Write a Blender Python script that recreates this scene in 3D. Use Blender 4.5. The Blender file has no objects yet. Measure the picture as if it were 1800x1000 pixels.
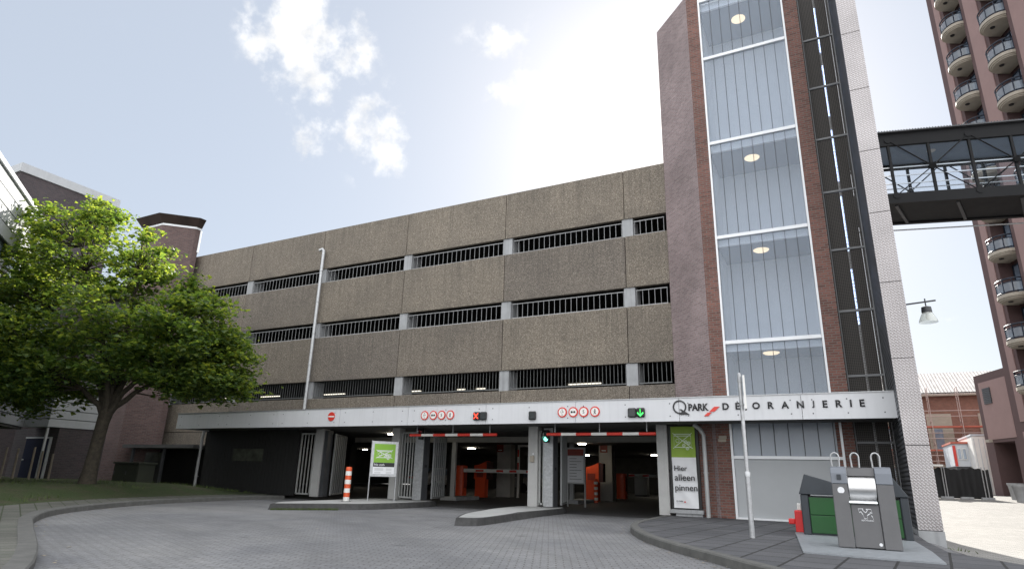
import bpy, bmesh, math, random
import numpy as np
from mathutils import Vector, Matrix, noise as mnoise
random.seed(7)
SC = bpy.context.scene
COL = SC.collection
R = math.radians

# ------------------------------------------------------------------ camera
F_PX, PITCH, ROLL, YAW, EYE = 1086.4, .298534, .02651962, .48381450, 1.0
cy_, sy_ = math.cos(YAW), math.sin(YAW)
fwd0 = Vector((-sy_, cy_, 0)); rt0 = Vector((cy_, sy_, 0)); up0 = Vector((0, 0, 1))
FW = fwd0*math.cos(PITCH) + up0*math.sin(PITCH)
UPP = up0*math.cos(PITCH) - fwd0*math.sin(PITCH)
RT = rt0*math.cos(ROLL) + UPP*math.sin(ROLL)
UP = -rt0*math.sin(ROLL) + UPP*math.cos(ROLL)
CAMP = Vector((0, 0, EYE))
cam = bpy.data.cameras.new('camera'); camo = bpy.data.objects.new('camera', cam); COL.objects.link(camo)
cam.sensor_width = 36; cam.lens = F_PX/1800*36; cam.clip_start = .1; cam.clip_end = 5000
mw = Matrix(((RT.x, UP.x, -FW.x, 0), (RT.y, UP.y, -FW.y, 0), (RT.z, UP.z, -FW.z, EYE), (0, 0, 0, 1)))
camo.matrix_world = mw
SC.camera = camo
def ray(x, y): return RT*((x-900)/F_PX) - UP*((y-500)/F_PX) + FW
def onZ(x, y, z=0.): d = ray(x, y); return CAMP + d*((z-EYE)/d.z)
def onY(x, y, Y): d = ray(x, y); return CAMP + d*(Y/d.y)

# ------------------------------------------------------------------ world, sun, exposure
SUN_EL, SUN_AZ = R(31.3), R(-12.1)        # azimuth from +Y towards +X
sund = Vector((math.sin(SUN_AZ)*math.cos(SUN_EL), math.cos(SUN_AZ)*math.cos(SUN_EL), math.sin(SUN_EL)))
sl = bpy.data.lights.new('sun', 'SUN'); sl.energy = 5.0; sl.angle = R(.5); sl.color = (1, .95, .87)
so = bpy.data.objects.new('sun', sl); COL.objects.link(so)
so.rotation_euler = sund.to_track_quat('Z', 'Y').to_euler()
SC.view_settings.view_transform = 'Standard'; SC.view_settings.look = 'None'
SC.view_settings.exposure = 1.0; SC.view_settings.gamma = 1
W = bpy.data.worlds.new('World'); SC.world = W; W.use_nodes = True
SKY_STRENGTH = .1
def build_world():
    nt = W.node_tree; N = nt.nodes; L = nt.links
    bg = N['Background']; bg.inputs['Strength'].default_value = SKY_STRENGTH
    sky = N.new('ShaderNodeTexSky'); sky.sky_type = 'NISHITA'; sky.sun_disc = False
    sky.sun_elevation = SUN_EL; sky.sun_rotation = SUN_AZ
    sky.air_density = 1.0; sky.dust_density = 1.3; sky.ozone_density = 1.2; sky.altitude = 0
    tc = N.new('ShaderNodeTexCoord')
    nrm = N.new('ShaderNodeVectorMath'); nrm.operation = 'NORMALIZE'; L.new(tc.outputs['Generated'], nrm.inputs[0])
    # thin high veil
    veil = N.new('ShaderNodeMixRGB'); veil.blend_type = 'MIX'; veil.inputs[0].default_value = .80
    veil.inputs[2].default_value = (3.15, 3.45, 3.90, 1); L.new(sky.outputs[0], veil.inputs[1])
    # cloud patches: direction masks broken by noise
    n1 = N.new('ShaderNodeTexNoise'); n1.inputs['Scale'].default_value = 15; n1.inputs['Detail'].default_value = 11
    n1.inputs['Roughness'].default_value = .58; L.new(nrm.outputs[0], n1.inputs['Vector'])
    total = None
    for (px, py, rad, amp) in CLOUDS:
        d = ray(px, py).normalized()
        dp = N.new('ShaderNodeVectorMath'); dp.operation = 'DISTANCE'; L.new(nrm.outputs[0], dp.inputs[0])
        dp.inputs[1].default_value = d
        mr = N.new('ShaderNodeMapRange'); mr.interpolation_type = 'SMOOTHSTEP'
        mr.inputs['From Min'].default_value = rad; mr.inputs['From Max'].default_value = 0
        mr.inputs['To Min'].default_value = 0; mr.inputs['To Max'].default_value = amp
        L.new(dp.outputs['Value'], mr.inputs['Value'])
        if total is None: total = mr.outputs[0]
        else:
            a = N.new('ShaderNodeMath'); a.operation = 'MAXIMUM'; L.new(total, a.inputs[0]); L.new(mr.outputs[0], a.inputs[1]); total = a.outputs[0]
    nc = N.new('ShaderNodeMath'); nc.operation = 'MULTIPLY_ADD'; nc.inputs[1].default_value = 2.3; nc.inputs[2].default_value = -.65; L.new(n1.outputs[0], nc.inputs[0])
    s = N.new('ShaderNodeMath'); s.operation = 'ADD'; L.new(nc.outputs[0], s.inputs[0]); L.new(total, s.inputs[1])
    ss = N.new('ShaderNodeMapRange'); ss.interpolation_type = 'SMOOTHSTEP'
    ss.inputs['From Min'].default_value = .72; ss.inputs['From Max'].default_value = 1.22
    L.new(s.outputs[0], ss.inputs['Value'])
    gt = N.new('ShaderNodeMapRange'); gt.interpolation_type = 'SMOOTHSTEP'; gt.inputs['From Min'].default_value = .03; gt.inputs['From Max'].default_value = .22; L.new(total, gt.inputs['Value'])
    gm = N.new('ShaderNodeMath'); gm.operation = 'MULTIPLY'; L.new(ss.outputs[0], gm.inputs[0]); L.new(gt.outputs[0], gm.inputs[1])
    cl = N.new('ShaderNodeMixRGB'); cl.blend_type = 'LIGHTEN'; L.new(gm.outputs[0], cl.inputs[0]); L.new(veil.outputs[0], cl.inputs[1])
    n3 = N.new('ShaderNodeTexNoise'); n3.inputs['Scale'].default_value = 26; n3.inputs['Detail'].default_value = 7; L.new(nrm.outputs[0], n3.inputs['Vector'])
    cr = N.new('ShaderNodeMapRange'); cr.inputs['From Min'].default_value = .35; cr.inputs['From Max'].default_value = .6; cr.inputs['To Min'].default_value = 4.9; cr.inputs['To Max'].default_value = 6.0; L.new(n3.outputs[0], cr.inputs['Value'])
    L.new(cr.outputs[0], cl.inputs[2])
    # added unseen bank of bright cloud behind camera and overhead, lights the shaded facade
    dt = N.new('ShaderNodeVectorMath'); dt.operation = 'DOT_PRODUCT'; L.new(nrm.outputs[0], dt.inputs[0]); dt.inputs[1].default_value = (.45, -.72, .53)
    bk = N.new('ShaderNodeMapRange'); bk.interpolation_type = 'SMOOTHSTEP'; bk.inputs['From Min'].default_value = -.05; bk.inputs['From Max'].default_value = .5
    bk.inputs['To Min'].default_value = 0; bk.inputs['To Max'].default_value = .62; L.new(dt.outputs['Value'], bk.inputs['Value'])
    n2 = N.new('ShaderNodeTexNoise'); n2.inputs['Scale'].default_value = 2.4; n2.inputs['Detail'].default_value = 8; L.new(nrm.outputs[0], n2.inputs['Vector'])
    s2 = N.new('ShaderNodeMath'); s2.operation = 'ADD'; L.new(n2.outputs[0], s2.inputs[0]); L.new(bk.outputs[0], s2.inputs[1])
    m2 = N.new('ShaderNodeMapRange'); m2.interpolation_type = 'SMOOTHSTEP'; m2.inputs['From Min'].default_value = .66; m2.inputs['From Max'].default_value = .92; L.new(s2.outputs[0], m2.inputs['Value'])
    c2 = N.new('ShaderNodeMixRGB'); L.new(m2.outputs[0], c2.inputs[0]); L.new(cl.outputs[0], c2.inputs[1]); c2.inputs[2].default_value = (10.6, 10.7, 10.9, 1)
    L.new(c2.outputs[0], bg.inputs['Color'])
CLOUDS = [(505, 15, .12, .56), (540, 90, .125, .66), (585, 80, .10, .55), (545, 165, .10, .40), (637, 190, .09, .40), (570, 232, .10, .36), (655, 245, .11, .42), (480, -40, .13, .5),
          (885, 105, .11, .46), (935, 125, .09, .38), (985, 205, .09, .42), (1655, 560, .05, .35), (1690, 590, .05, .3)]
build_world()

# ------------------------------------------------------------------ materials
MATS = {}
def newmat(name):
    m = bpy.data.materials.new(name); m.use_nodes = True
    nt = m.node_tree; b = nt.nodes['Principled BSDF']
    return m, nt, b
def node(nt, t, **kw):
    n = nt.nodes.new(t)
    for k, v in kw.items():
        if k.startswith('i_'): n.inputs[k[2:].replace('_', ' ')].default_value = v
        else: setattr(n, k, v)
    return n
def c4(c): return (c[0], c[1], c[2], 1)
def coords(nt, kind='Object', scale=None):
    tc = node(nt, 'ShaderNodeTexCoord')
    if scale is None: return tc.outputs[kind]
    mp = node(nt, 'ShaderNodeMapping'); mp.inputs['Scale'].default_value = scale
    nt.links.new(tc.outputs[kind], mp.inputs[0]); return mp.outputs[0]
def ramp(nt, fac, stops):
    r = node(nt, 'ShaderNodeValToRGB'); e = r.color_ramp.elements
    while len(e) > 1: e.remove(e[-1])
    e[0].position = stops[0][0]; e[0].color = c4(stops[0][1])
    for p, c in stops[1:]:
        k = e.new(p); k.color = c4(c)
    nt.links.new(fac, r.inputs[0]); return r.outputs[0]
def bump(nt, b, h, strength=.3, dist=.01):
    bn = node(nt, 'ShaderNodeBump'); bn.inputs['Strength'].default_value = strength; bn.inputs['Distance'].default_value = dist
    nt.links.new(h, bn.inputs['Height']); nt.links.new(bn.outputs[0], b.inputs['Normal']); return bn
def mixc(nt, fac, a, b, mode='MIX'):
    m = node(nt, 'ShaderNodeMixRGB', blend_type=mode)
    for i, v in ((0, fac), (1, a), (2, b)):
        if isinstance(v, (int, float)): m.inputs[i].default_value = v
        elif isinstance(v, tuple): m.inputs[i].default_value = c4(v)
        else: nt.links.new(v, m.inputs[i])
    return m.outputs[0]
def plain(name, col, rough=.55, metal=0., var=.18, scale=2.5, bmp=.0, bscale=60, streak=0., spec=None):
    m, nt, b = newmat(name)
    co = coords(nt)
    n = node(nt, 'ShaderNodeTexNoise', i_Scale=scale, i_Detail=8, i_Roughness=.65); nt.links.new(co, n.inputs['Vector'])
    lo = tuple(c*(1-var) for c in col); hi = tuple(min(1, c*(1+var)) for c in col)
    c = ramp(nt, n.outputs[0], [(.3, lo), (.7, hi)])
    if streak:
        co2 = coords(nt, 'Object', (6, 6, .35))
        n2 = node(nt, 'ShaderNodeTexNoise', i_Scale=1.5, i_Detail=5); nt.links.new(co2, n2.inputs['Vector'])
        f = ramp(nt, n2.outputs[0], [(.5, (0, 0, 0)), (.78, (streak, streak, streak))])
        c = mixc(nt, f, c, tuple(x*.45 for x in col))
    nt.links.new(c, b.inputs['Base Color'])
    rr = node(nt, 'ShaderNodeMapRange'); rr.inputs['To Min'].default_value = max(.02, rough-.1); rr.inputs['To Max'].default_value = min(1, rough+.12)
    nt.links.new(n.outputs[0], rr.inputs['Value']); nt.links.new(rr.outputs[0], b.inputs['Roughness'])
    b.inputs['Metallic'].default_value = metal
    if spec is not None: b.inputs['Specular IOR Level'].default_value = spec
    if bmp:
        n3 = node(nt, 'ShaderNodeTexNoise', i_Scale=bscale, i_Detail=5); nt.links.new(co, n3.inputs['Vector'])
        bump(nt, b, n3.outputs[0], bmp, .01)
    MATS[name] = m; return m
def emis(name, col, s):
    m, nt, b = newmat(name)
    b.inputs['Base Color'].default_value = c4(col); b.inputs['Emission Color'].default_value = c4(col); b.inputs['Emission Strength'].default_value = s
    return m
def brickmat(name, c1, c2, mortar, bw=.22, bh=.065, ms=.010, bmp=.6, off=.5, rough=.85, kind='UV', rot=0., patch=.25, mottle=(.35, 1.2), smooth=.1):
    m, nt, b = newmat(name)
    tc = node(nt, 'ShaderNodeTexCoord')
    mp = node(nt, 'ShaderNodeMapping'); mp.inputs['Rotation'].default_value = (0, 0, rot)
    nt.links.new(tc.outputs[kind], mp.inputs[0])
    wob = node(nt, 'ShaderNodeTexNoise', i_Scale=7., i_Detail=2); nt.links.new(mp.outputs[0], wob.inputs['Vector'])
    ad = node(nt, 'ShaderNodeVectorMath', operation='MULTIPLY_ADD'); nt.links.new(wob.outputs['Color'], ad.inputs[0])
    ad.inputs[1].default_value = (.008, .008, 0); nt.links.new(mp.outputs[0], ad.inputs[2])
    br = node(nt, 'ShaderNodeTexBrick', offset=off)
    br.inputs['Color1'].default_value = c4(c1); br.inputs['Color2'].default_value = c4(c2); br.inputs['Mortar'].default_value = c4(mortar)
    br.inputs['Scale'].default_value = 1; br.inputs['Mortar Size'].default_value = ms; br.inputs['Brick Width'].default_value = bw
    br.inputs['Row Height'].default_value = bh; br.inputs['Mortar Smooth'].default_value = smooth; br.inputs['Bias'].default_value = 0
    nt.links.new(ad.outputs[0], br.inputs['Vector'])
    n = node(nt, 'ShaderNodeTexNoise', i_Scale=mottle[0], i_Detail=9, i_Roughness=.7); nt.links.new(tc.outputs['Object'], n.inputs['Vector'])
    f = ramp(nt, n.outputs[0], [(.3, (1-patch,)*3), (.7, (1+patch,)*3)])
    c = mixc(nt, 1., br.outputs[0], f, 'MULTIPLY')
    n2 = node(nt, 'ShaderNodeTexNoise', i_Scale=45., i_Detail=4); nt.links.new(tc.outputs['Object'], n2.inputs['Vector'])
    f2 = ramp(nt, n2.outputs[0], [(.3, (.78,)*3), (.7, (mottle[1],)*3)])
    c = mixc(nt, 1., c, f2, 'MULTIPLY')
    nt.links.new(c, b.inputs['Base Color']); b.inputs['Roughness'].default_value = rough
    h = node(nt, 'ShaderNodeMath', operation='MULTIPLY_ADD'); nt.links.new(br.outputs['Fac'], h.inputs[0]); h.inputs[1].default_value = -1.
    hm = node(nt, 'ShaderNodeMath', operation='MULTIPLY'); nt.links.new(n2.outputs[0], hm.inputs[0]); hm.inputs[1].default_value = .6
    nt.links.new(hm.outputs[0], h.inputs[2])
    bump(nt, b, h.outputs[0], bmp, .012)
    MATS[name] = m; return m
def aggregate(name, dark, mid, light, scale=38):
    m, nt, b = newmat(name)
    co = coords(nt)
    v = node(nt, 'ShaderNodeTexVoronoi', i_Scale=scale); nt.links.new(co, v.inputs['Vector'])
    sp = node(nt, 'ShaderNodeSeparateColor'); nt.links.new(v.outputs['Color'], sp.inputs[0])
    c = ramp(nt, sp.outputs[0], [(0, dark), (.35, mid), (.72, tuple(x*1.15 for x in mid)), (.9, light), (1, tuple(x*1.35 for x in light))])
    edge = ramp(nt, v.outputs['Distance'], [(.35, (1, 1, 1)), (.8, (.6, .58, .55))])
    c = mixc(nt, 1., c, edge, 'MULTIPLY')
    n = node(nt, 'ShaderNodeTexNoise', i_Scale=.5, i_Detail=9, i_Roughness=.7); nt.links.new(co, n.inputs['Vector'])
    c = mixc(nt, 1., c, ramp(nt, n.outputs[0], [(.3, (.8, .8, .8)), (.7, (1.15, 1.13, 1.1))]), 'MULTIPLY')
    co2 = coords(nt, 'Object', (3, 3, .25))
    n2 = node(nt, 'ShaderNodeTexNoise', i_Scale=1.2, i_Detail=6); nt.links.new(co2, n2.inputs['Vector'])
    c = mixc(nt, ramp(nt, n2.outputs[0], [(.52, (0,)*3), (.8, (.4,)*3)]), c, tuple(x*.6 for x in mid))
    co3 = coords(nt, 'Object', (9, 9, .18))
    n4 = node(nt, 'ShaderNodeTexNoise', i_Scale=1.6, i_Detail=7, i_Roughness=.7); nt.links.new(co3, n4.inputs['Vector'])
    tg = node(nt, 'ShaderNodeTexCoord'); sg = node(nt, 'ShaderNodeSeparateXYZ'); nt.links.new(tg.outputs['Generated'], sg.inputs[0])
    st = mixc(nt, 1., ramp(nt, n4.outputs[0], [(.47, (0,)*3), (.68, (.75,)*3)]), ramp(nt, sg.outputs[2], [(.15, (.12,)*3), (.95, (1,)*3)]), 'MULTIPLY')
    c = mixc(nt, st, c, tuple(x*.42 for x in mid))
    n5 = node(nt, 'ShaderNodeTexNoise', i_Scale=1.3, i_Detail=5); nt.links.new(co, n5.inputs['Vector'])
    lo = mixc(nt, 1., ramp(nt, n5.outputs[0], [(.4, (0,)*3), (.7, (.5,)*3)]), ramp(nt, sg.outputs[2], [(.0, (1,)*3), (.22, (0,)*3)]), 'MULTIPLY')
    c = mixc(nt, lo, c, tuple(x*.5 for x in mid))
    oi = node(nt, 'ShaderNodeObjectInfo')
    c = mixc(nt, 1., c, ramp(nt, oi.outputs['Random'], [(0, (.88, .88, .90)), (.5, (1., .99, .97)), (1, (1.10, 1.09, 1.06))]), 'MULTIPLY')
    nt.links.new(c, b.inputs['Base Color']); b.inputs['Roughness'].default_value = .9
    bump(nt, b, v.outputs['Distance'], -.5, .02)
    return m

AGG = aggregate('exposed_aggregate', (.112, .099, .084), (.203, .180, .154), (.355, .32, .275), 60)
CONC = plain('pale_concrete', (.36, .37, .38), .8, var=.16, scale=2, bmp=.15, streak=.5)
CONC_D = plain('dark_concrete', (.10, .10, .10), .9, var=.2)
SOFFIT = plain('soffit_board', (.09, .09, .085), .8)
BRICK = brickmat('red_brown_brick', (.235, .10, .078), (.13, .058, .047), (.17, .145, .13), .21, .072, .011, .8)
BRICK_LIT = brickmat('weathered_raking_light_brick', (.33, .245, .24), (.23, .165, .165), (.31, .275, .27), .21, .072, .012, 1.0)  # same tower brick; raking light on the chamfer put into a paler colour
BRICK_D = brickmat('dark_purple_brick', (.075, .055, .058), (.05, .04, .045), (.075, .07, .072), .21, .07, .010, .6)
BRICK_C = brickmat('stair_core_brick', (.17, .105, .098), (.115, .07, .068), (.15, .125, .12), .21, .07, .011, .7)
FASCIA = plain('white_fascia_panel', (.62, .63, .65), .5, var=.05, scale=.7, streak=.16)
ALU = plain('white_aluminium', (.78, .80, .82), .35, .1, var=.06)
GALV = plain('galvanised_steel', (.46, .47, .48), .42, .55, var=.2, scale=14)
STEEL_P = plain('grey_painted_steel', (.42, .43, .43), .45, .1, var=.1)
STEEL_D = plain('dark_grey_steel', (.065, .068, .074), .5, .2, var=.2)
POSTC = plain('grey_post_paint', (.46, .46, .45), .6, var=.1, streak=.3)
BLACKB = plain('black_boarding', (.018, .018, .018), .7, var=.3, scale=5)
DARKGLASS = plain('murky_window', (.07, .075, .06), .2, var=.4, scale=3)
ASPH = plain('garage_floor', (.055, .055, .056), .75, var=.25, scale=1, bmp=.2, bscale=40)
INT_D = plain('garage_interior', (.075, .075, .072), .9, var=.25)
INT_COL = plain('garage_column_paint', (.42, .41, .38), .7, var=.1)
RED = plain('signal_red', (.62, .045, .03), .4, var=.08)
REDOR = plain('machine_red', (.72, .085, .025), .38, var=.06)
WHITE = plain('white_paint', (.78, .77, .74), .45, var=.06)
BLACK = plain('black_plastic', (.012, .012, .013), .45, var=.1)
INK = plain('black_letters', (.02, .02, .022), .45, var=.05)
GREENP = plain('poster_green', (.22, .44, .035), .5, var=.06)
GREENB = plain('banner_green', (.26, .40, .045), .6, var=.08)
PAPER = plain('poster_white', (.76, .77, .79), .5, var=.04)
PALEG = plain('poster_line', (.70, .80, .66), .5, var=.03)
GREENBIN = plain('container_green', (.008, .075, .014), .4, var=.12)
CHAR = plain('container_charcoal', (.035, .042, .05), .42, .1, var=.15)
BINGREY = plain('waste_column_grey', (.10, .10, .104), .45, .15, var=.10, scale=4, bmp=.05, bscale=150)
BINTOP = plain('waste_column_bluegrey', (.145, .16, .185), .45, .15, var=.08)
DRUM = plain('brushed_drum', (.60, .60, .60), .36, 1., var=.06, scale=12)
REDPL = plain('red_barrier_plastic', (.72, .03, .03), .4, var=.08)
PINK = plain('pink_render', (.31, .205, .19), .85, var=.07, scale=1.2, bmp=.1)
MAROON = plain('maroon_render', (.11, .066, .064), .8, var=.1, bmp=.1)
BEIGE = plain('balcony_beige', (.38, .34, .28), .7, var=.1)
NAVY = plain('dark_blue_metal', (.02, .028, .045), .4, .2, var=.1)
BLUEDOOR = plain('blue_door_paint', (.006, .009, .032), .7, var=.1, spec=.1)
CLAD = plain('white_cladding', (.44, .455, .47), .5, var=.06, streak=.15)
SCAFF = plain('scaffold_tube', (.40, .30, .27), .5, .3, var=.15)
SCAFFR = plain('scaffold_board', (.45, .12, .08), .7, var=.15)
TERRA = brickmat('orange_brick_house', (.27, .115, .08), (.2, .085, .06), (.24, .17, .14), .22, .07, .01, .4)
FENCEB = plain('black_fence_sheet', (.012, .012, .013), .75, var=.3)
CABIN = plain('site_cabin_grey', (.55, .58, .62), .5, var=.06)
BARK = plain('bark', (.042, .035, .025), .95, var=.55, scale=9, bmp=1., bscale=16)
PLATE = plain('steel_ground_plate', (.27, .29, .31), .55, .3, var=.15, scale=8, bmp=.3, bscale=90)
KERB = plain('kerb_concrete', (.105, .105, .10), .9, var=.25, scale=5, bmp=.35, bscale=45)
ISLE = plain('island_concrete', (.34, .345, .34), .85, var=.14, scale=2, bmp=.2, bscale=50)
KERBD = plain('dark_kerb_stone', (.05, .05, .05), .9, var=.35, scale=6, bmp=.5, bscale=30)
WOODP = plain('weathered_post_wood', (.22, .19, .15), .9, var=.3)
UTIL = plain('utility_cabinet_olive', (.026, .03, .02), .7, var=.25)
CARW = plain('silver_car_paint', (.50, .50, .52), .25, .4, var=.03)
TYRE = plain('tyre_rubber', (.015, .015, .015), .8, var=.2)
LAMPS = emis('lamp_disc_light', (1., .76, .47), .72)
TUBE = emis('fluorescent_light', (1., .93, .78), .9)
TUBE_G = emis('garage_lamp_light', (1., .90, .72), 30.)
LEDB = emis('led_strip_light', (.50, .64, 1.), 2.6)
SIG_G = emis('signal_green_light', (.05, 1., .12), 1.4)
SIG_R = emis('signal_red_light', (1., .06, .03), 1.1)
LAMP_G = emis('traffic_green_light', (.25, 1., .75), 1.2)
SIG_OFF = plain('unlit_lens', (.03, .035, .035), .2, var=.2)
LAMP_R = plain('red_lens', (.20, .008, .015), .2, var=.1)
LAMP_GO = plain('green_lens_unlit', (.01, .06, .04), .2, var=.1)

def channel_glass():
    m, nt, b = newmat('channel_glass')
    b.inputs['Base Color'].default_value = (.62, .69, .76, 1); b.inputs['Roughness'].default_value = .18
    co = coords(nt, 'Object', (.8, .8, .25)); n = node(nt, 'ShaderNodeTexNoise', i_Scale=2., i_Detail=6); nt.links.new(co, n.inputs['Vector'])
    nt.links.new(ramp(nt, n.outputs[0], [(.3, (.60, .66, .73)), (.7, (.63, .69, .76))]), b.inputs['Base Color'])
    tr = node(nt, 'ShaderNodeBsdfTransparent'); tr.inputs[0].default_value = (.93, .96, 1., 1)
    mx = node(nt, 'ShaderNodeMixShader'); mx.inputs[0].default_value = .20
    nt.links.new(tr.outputs[0], mx.inputs[1]); nt.links.new(b.outputs[0], mx.inputs[2])
    nt.links.new(mx.outputs[0], nt.nodes['Material Output'].inputs[0]); return m
CHGLASS = channel_glass()
def clear_glass(name, tint=(.8, .86, .92), mix=.3, rough=.03, base=(.05, .07, .09)):
    m, nt, b = newmat(name)
    b.inputs['Base Color'].default_value = c4(base); b.inputs['Roughness'].default_value = rough
    b.inputs['Specular IOR Level'].default_value = .8
    tr = node(nt, 'ShaderNodeBsdfTransparent'); tr.inputs[0].default_value = c4(tint)
    mx = node(nt, 'ShaderNodeMixShader'); mx.inputs[0].default_value = mix
    nt.links.new(tr.outputs[0], mx.inputs[1]); nt.links.new(b.outputs[0], mx.inputs[2])
    nt.links.new(mx.outputs[0], nt.nodes['Material Output'].inputs[0]); return m
GLASS = clear_glass('clear_glass', (.9, .94, .98), .12)
WINGLASS = plain('window_glass', (.20, .25, .32), .06, .0, var=.3, scale=1.2, spec=1.)
BALGLASS = clear_glass('balcony_glass', (.75, .82, .88), .42, .08, (.42, .48, .54))
OPAL = clear_glass('opal_lamp_glass', (.95, .97, .95), .55, .3, (.72, .75, .72))
def wire_mesh():
    m, nt, b = newmat('woven_wire_mesh')
    b.inputs['Base Color'].default_value = (.075, .068, .062, 1); b.inputs['Roughness'].default_value = .5; b.inputs['Metallic'].default_value = .2
    uv = coords(nt, 'UV'); sp = node(nt, 'ShaderNodeSeparateXYZ'); nt.links.new(uv, sp.inputs[0])
    outs = []
    for k in (0, 1):
        a = node(nt, 'ShaderNodeMath', operation='MULTIPLY'); a.inputs[1].default_value = 1/.045; nt.links.new(sp.outputs[k], a.inputs[0])
        f = node(nt, 'ShaderNodeMath', operation='FRACT'); nt.links.new(a.outputs[0], f.inputs[0])
        g = node(nt, 'ShaderNodeMath', operation='LESS_THAN'); g.inputs[1].default_value = .30; nt.links.new(f.outputs[0], g.inputs[0]); outs.append(g.outputs[0])
    mxx = node(nt, 'ShaderNodeMath', operation='MAXIMUM'); nt.links.new(outs[0], mxx.inputs[0]); nt.links.new(outs[1], mxx.inputs[1])
    tr = node(nt, 'ShaderNodeBsdfTransparent'); mx = node(nt, 'ShaderNodeMixShader')
    nt.links.new(mxx.outputs[0], mx.inputs[0]); nt.links.new(tr.outputs[0], mx.inputs[1]); nt.links.new(b.outputs[0], mx.inputs[2])
    nt.links.new(mx.outputs[0], nt.nodes['Material Output'].inputs[0]); return m
MESH = wire_mesh()
def tread_plate():
    m, nt, b = newmat('tread_plate')
    co = coords(nt, 'UV')
    hs = []
    for rot, ox in ((R(45), 0), (R(-45), .06)):
        mp = node(nt, 'ShaderNodeMapping'); mp.inputs['Rotation'].default_value = (0, 0, rot); mp.inputs['Location'].default_value = (ox, .02, 0)
        nt.links.new(co, mp.inputs[0])
        br = node(nt, 'ShaderNodeTexBrick', offset=.5); br.inputs['Scale'].default_value = 1; br.inputs['Brick Width'].default_value = .10
        br.inputs['Row Height'].default_value = .05; br.inputs['Mortar Size'].default_value = .017; br.inputs['Mortar Smooth'].default_value = .4
        nt.links.new(mp.outputs[0], br.inputs['Vector']); hs.append(br.outputs['Fac'])
    ad = node(nt, 'ShaderNodeMath', operation='MINIMUM'); nt.links.new(hs[0], ad.inputs[0]); nt.links.new(hs[1], ad.inputs[1])
    oc = coords(nt); n = node(nt, 'ShaderNodeTexNoise', i_Scale=.7, i_Detail=8); nt.links.new(oc, n.inputs['Vector'])
    base = ramp(nt, n.outputs[0], [(.3, (.40, .385, .385)), (.7, (.54, .52, .52))])
    nt.links.new(mixc(nt, ad.outputs[0], mixc(nt, 1., base, (.78, .75, .74), 'MULTIPLY'), mixc(nt, 1., base, (1.15, 1.15, 1.17), 'MULTIPLY')), b.inputs['Base Color'])
    b.inputs['Metallic'].default_value = .55; b.inputs['Roughness'].default_value = .45
    bump(nt, b, ad.outputs[0], .8, .012); return m
TREAD = tread_plate()
def wavebands(name, col, period, axis, metal=.2, rough=.5, strength=.8, var=.15, dist=.03):
    m, nt, b = newmat(name)
    co = coords(nt, 'UV'); sp = node(nt, 'ShaderNodeSeparateXYZ'); nt.links.new(co, sp.inputs[0])
    a = node(nt, 'ShaderNodeMath', operation='MULTIPLY'); a.inputs[1].default_value = 2*math.pi/period; nt.links.new(sp.outputs[axis], a.inputs[0])
    s = node(nt, 'ShaderNodeMath', operation='SINE'); nt.links.new(a.outputs[0], s.inputs[0])
    oc = coords(nt); n = node(nt, 'ShaderNodeTexNoise', i_Scale=1.5, i_Detail=8); nt.links.new(oc, n.inputs['Vector'])
    nt.links.new(ramp(nt, n.outputs[0], [(.3, tuple(c*(1-var) for c in col)), (.7, tuple(c*(1+var) for c in col))]), b.inputs['Base Color'])
    b.inputs['Metallic'].default_value = metal; b.inputs['Roughness'].default_value = rough
    bump(nt, b, s.outputs[0], strength, dist); return m
RIBBED = wavebands('ribbed_dark_sheet', (.10, .105, .115), .10, 1, .3, .45)
ROOFTILE = wavebands('pale_roof_tiles', (.55, .52, .5), .28, 0, 0, .8, 1., .2, .06)
SHUTTER = wavebands('roller_shutter', (.05, .055, .07), .10, 1, .2, .5)
PAVER = brickmat('road_pavers', (.195, .197, .205), (.165, .168, .176), (.095, .094, .09), .21, .105, .010, .6, .5, .8, 'UV', R(-24), .2, (.3, 1.3), .3)
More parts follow.
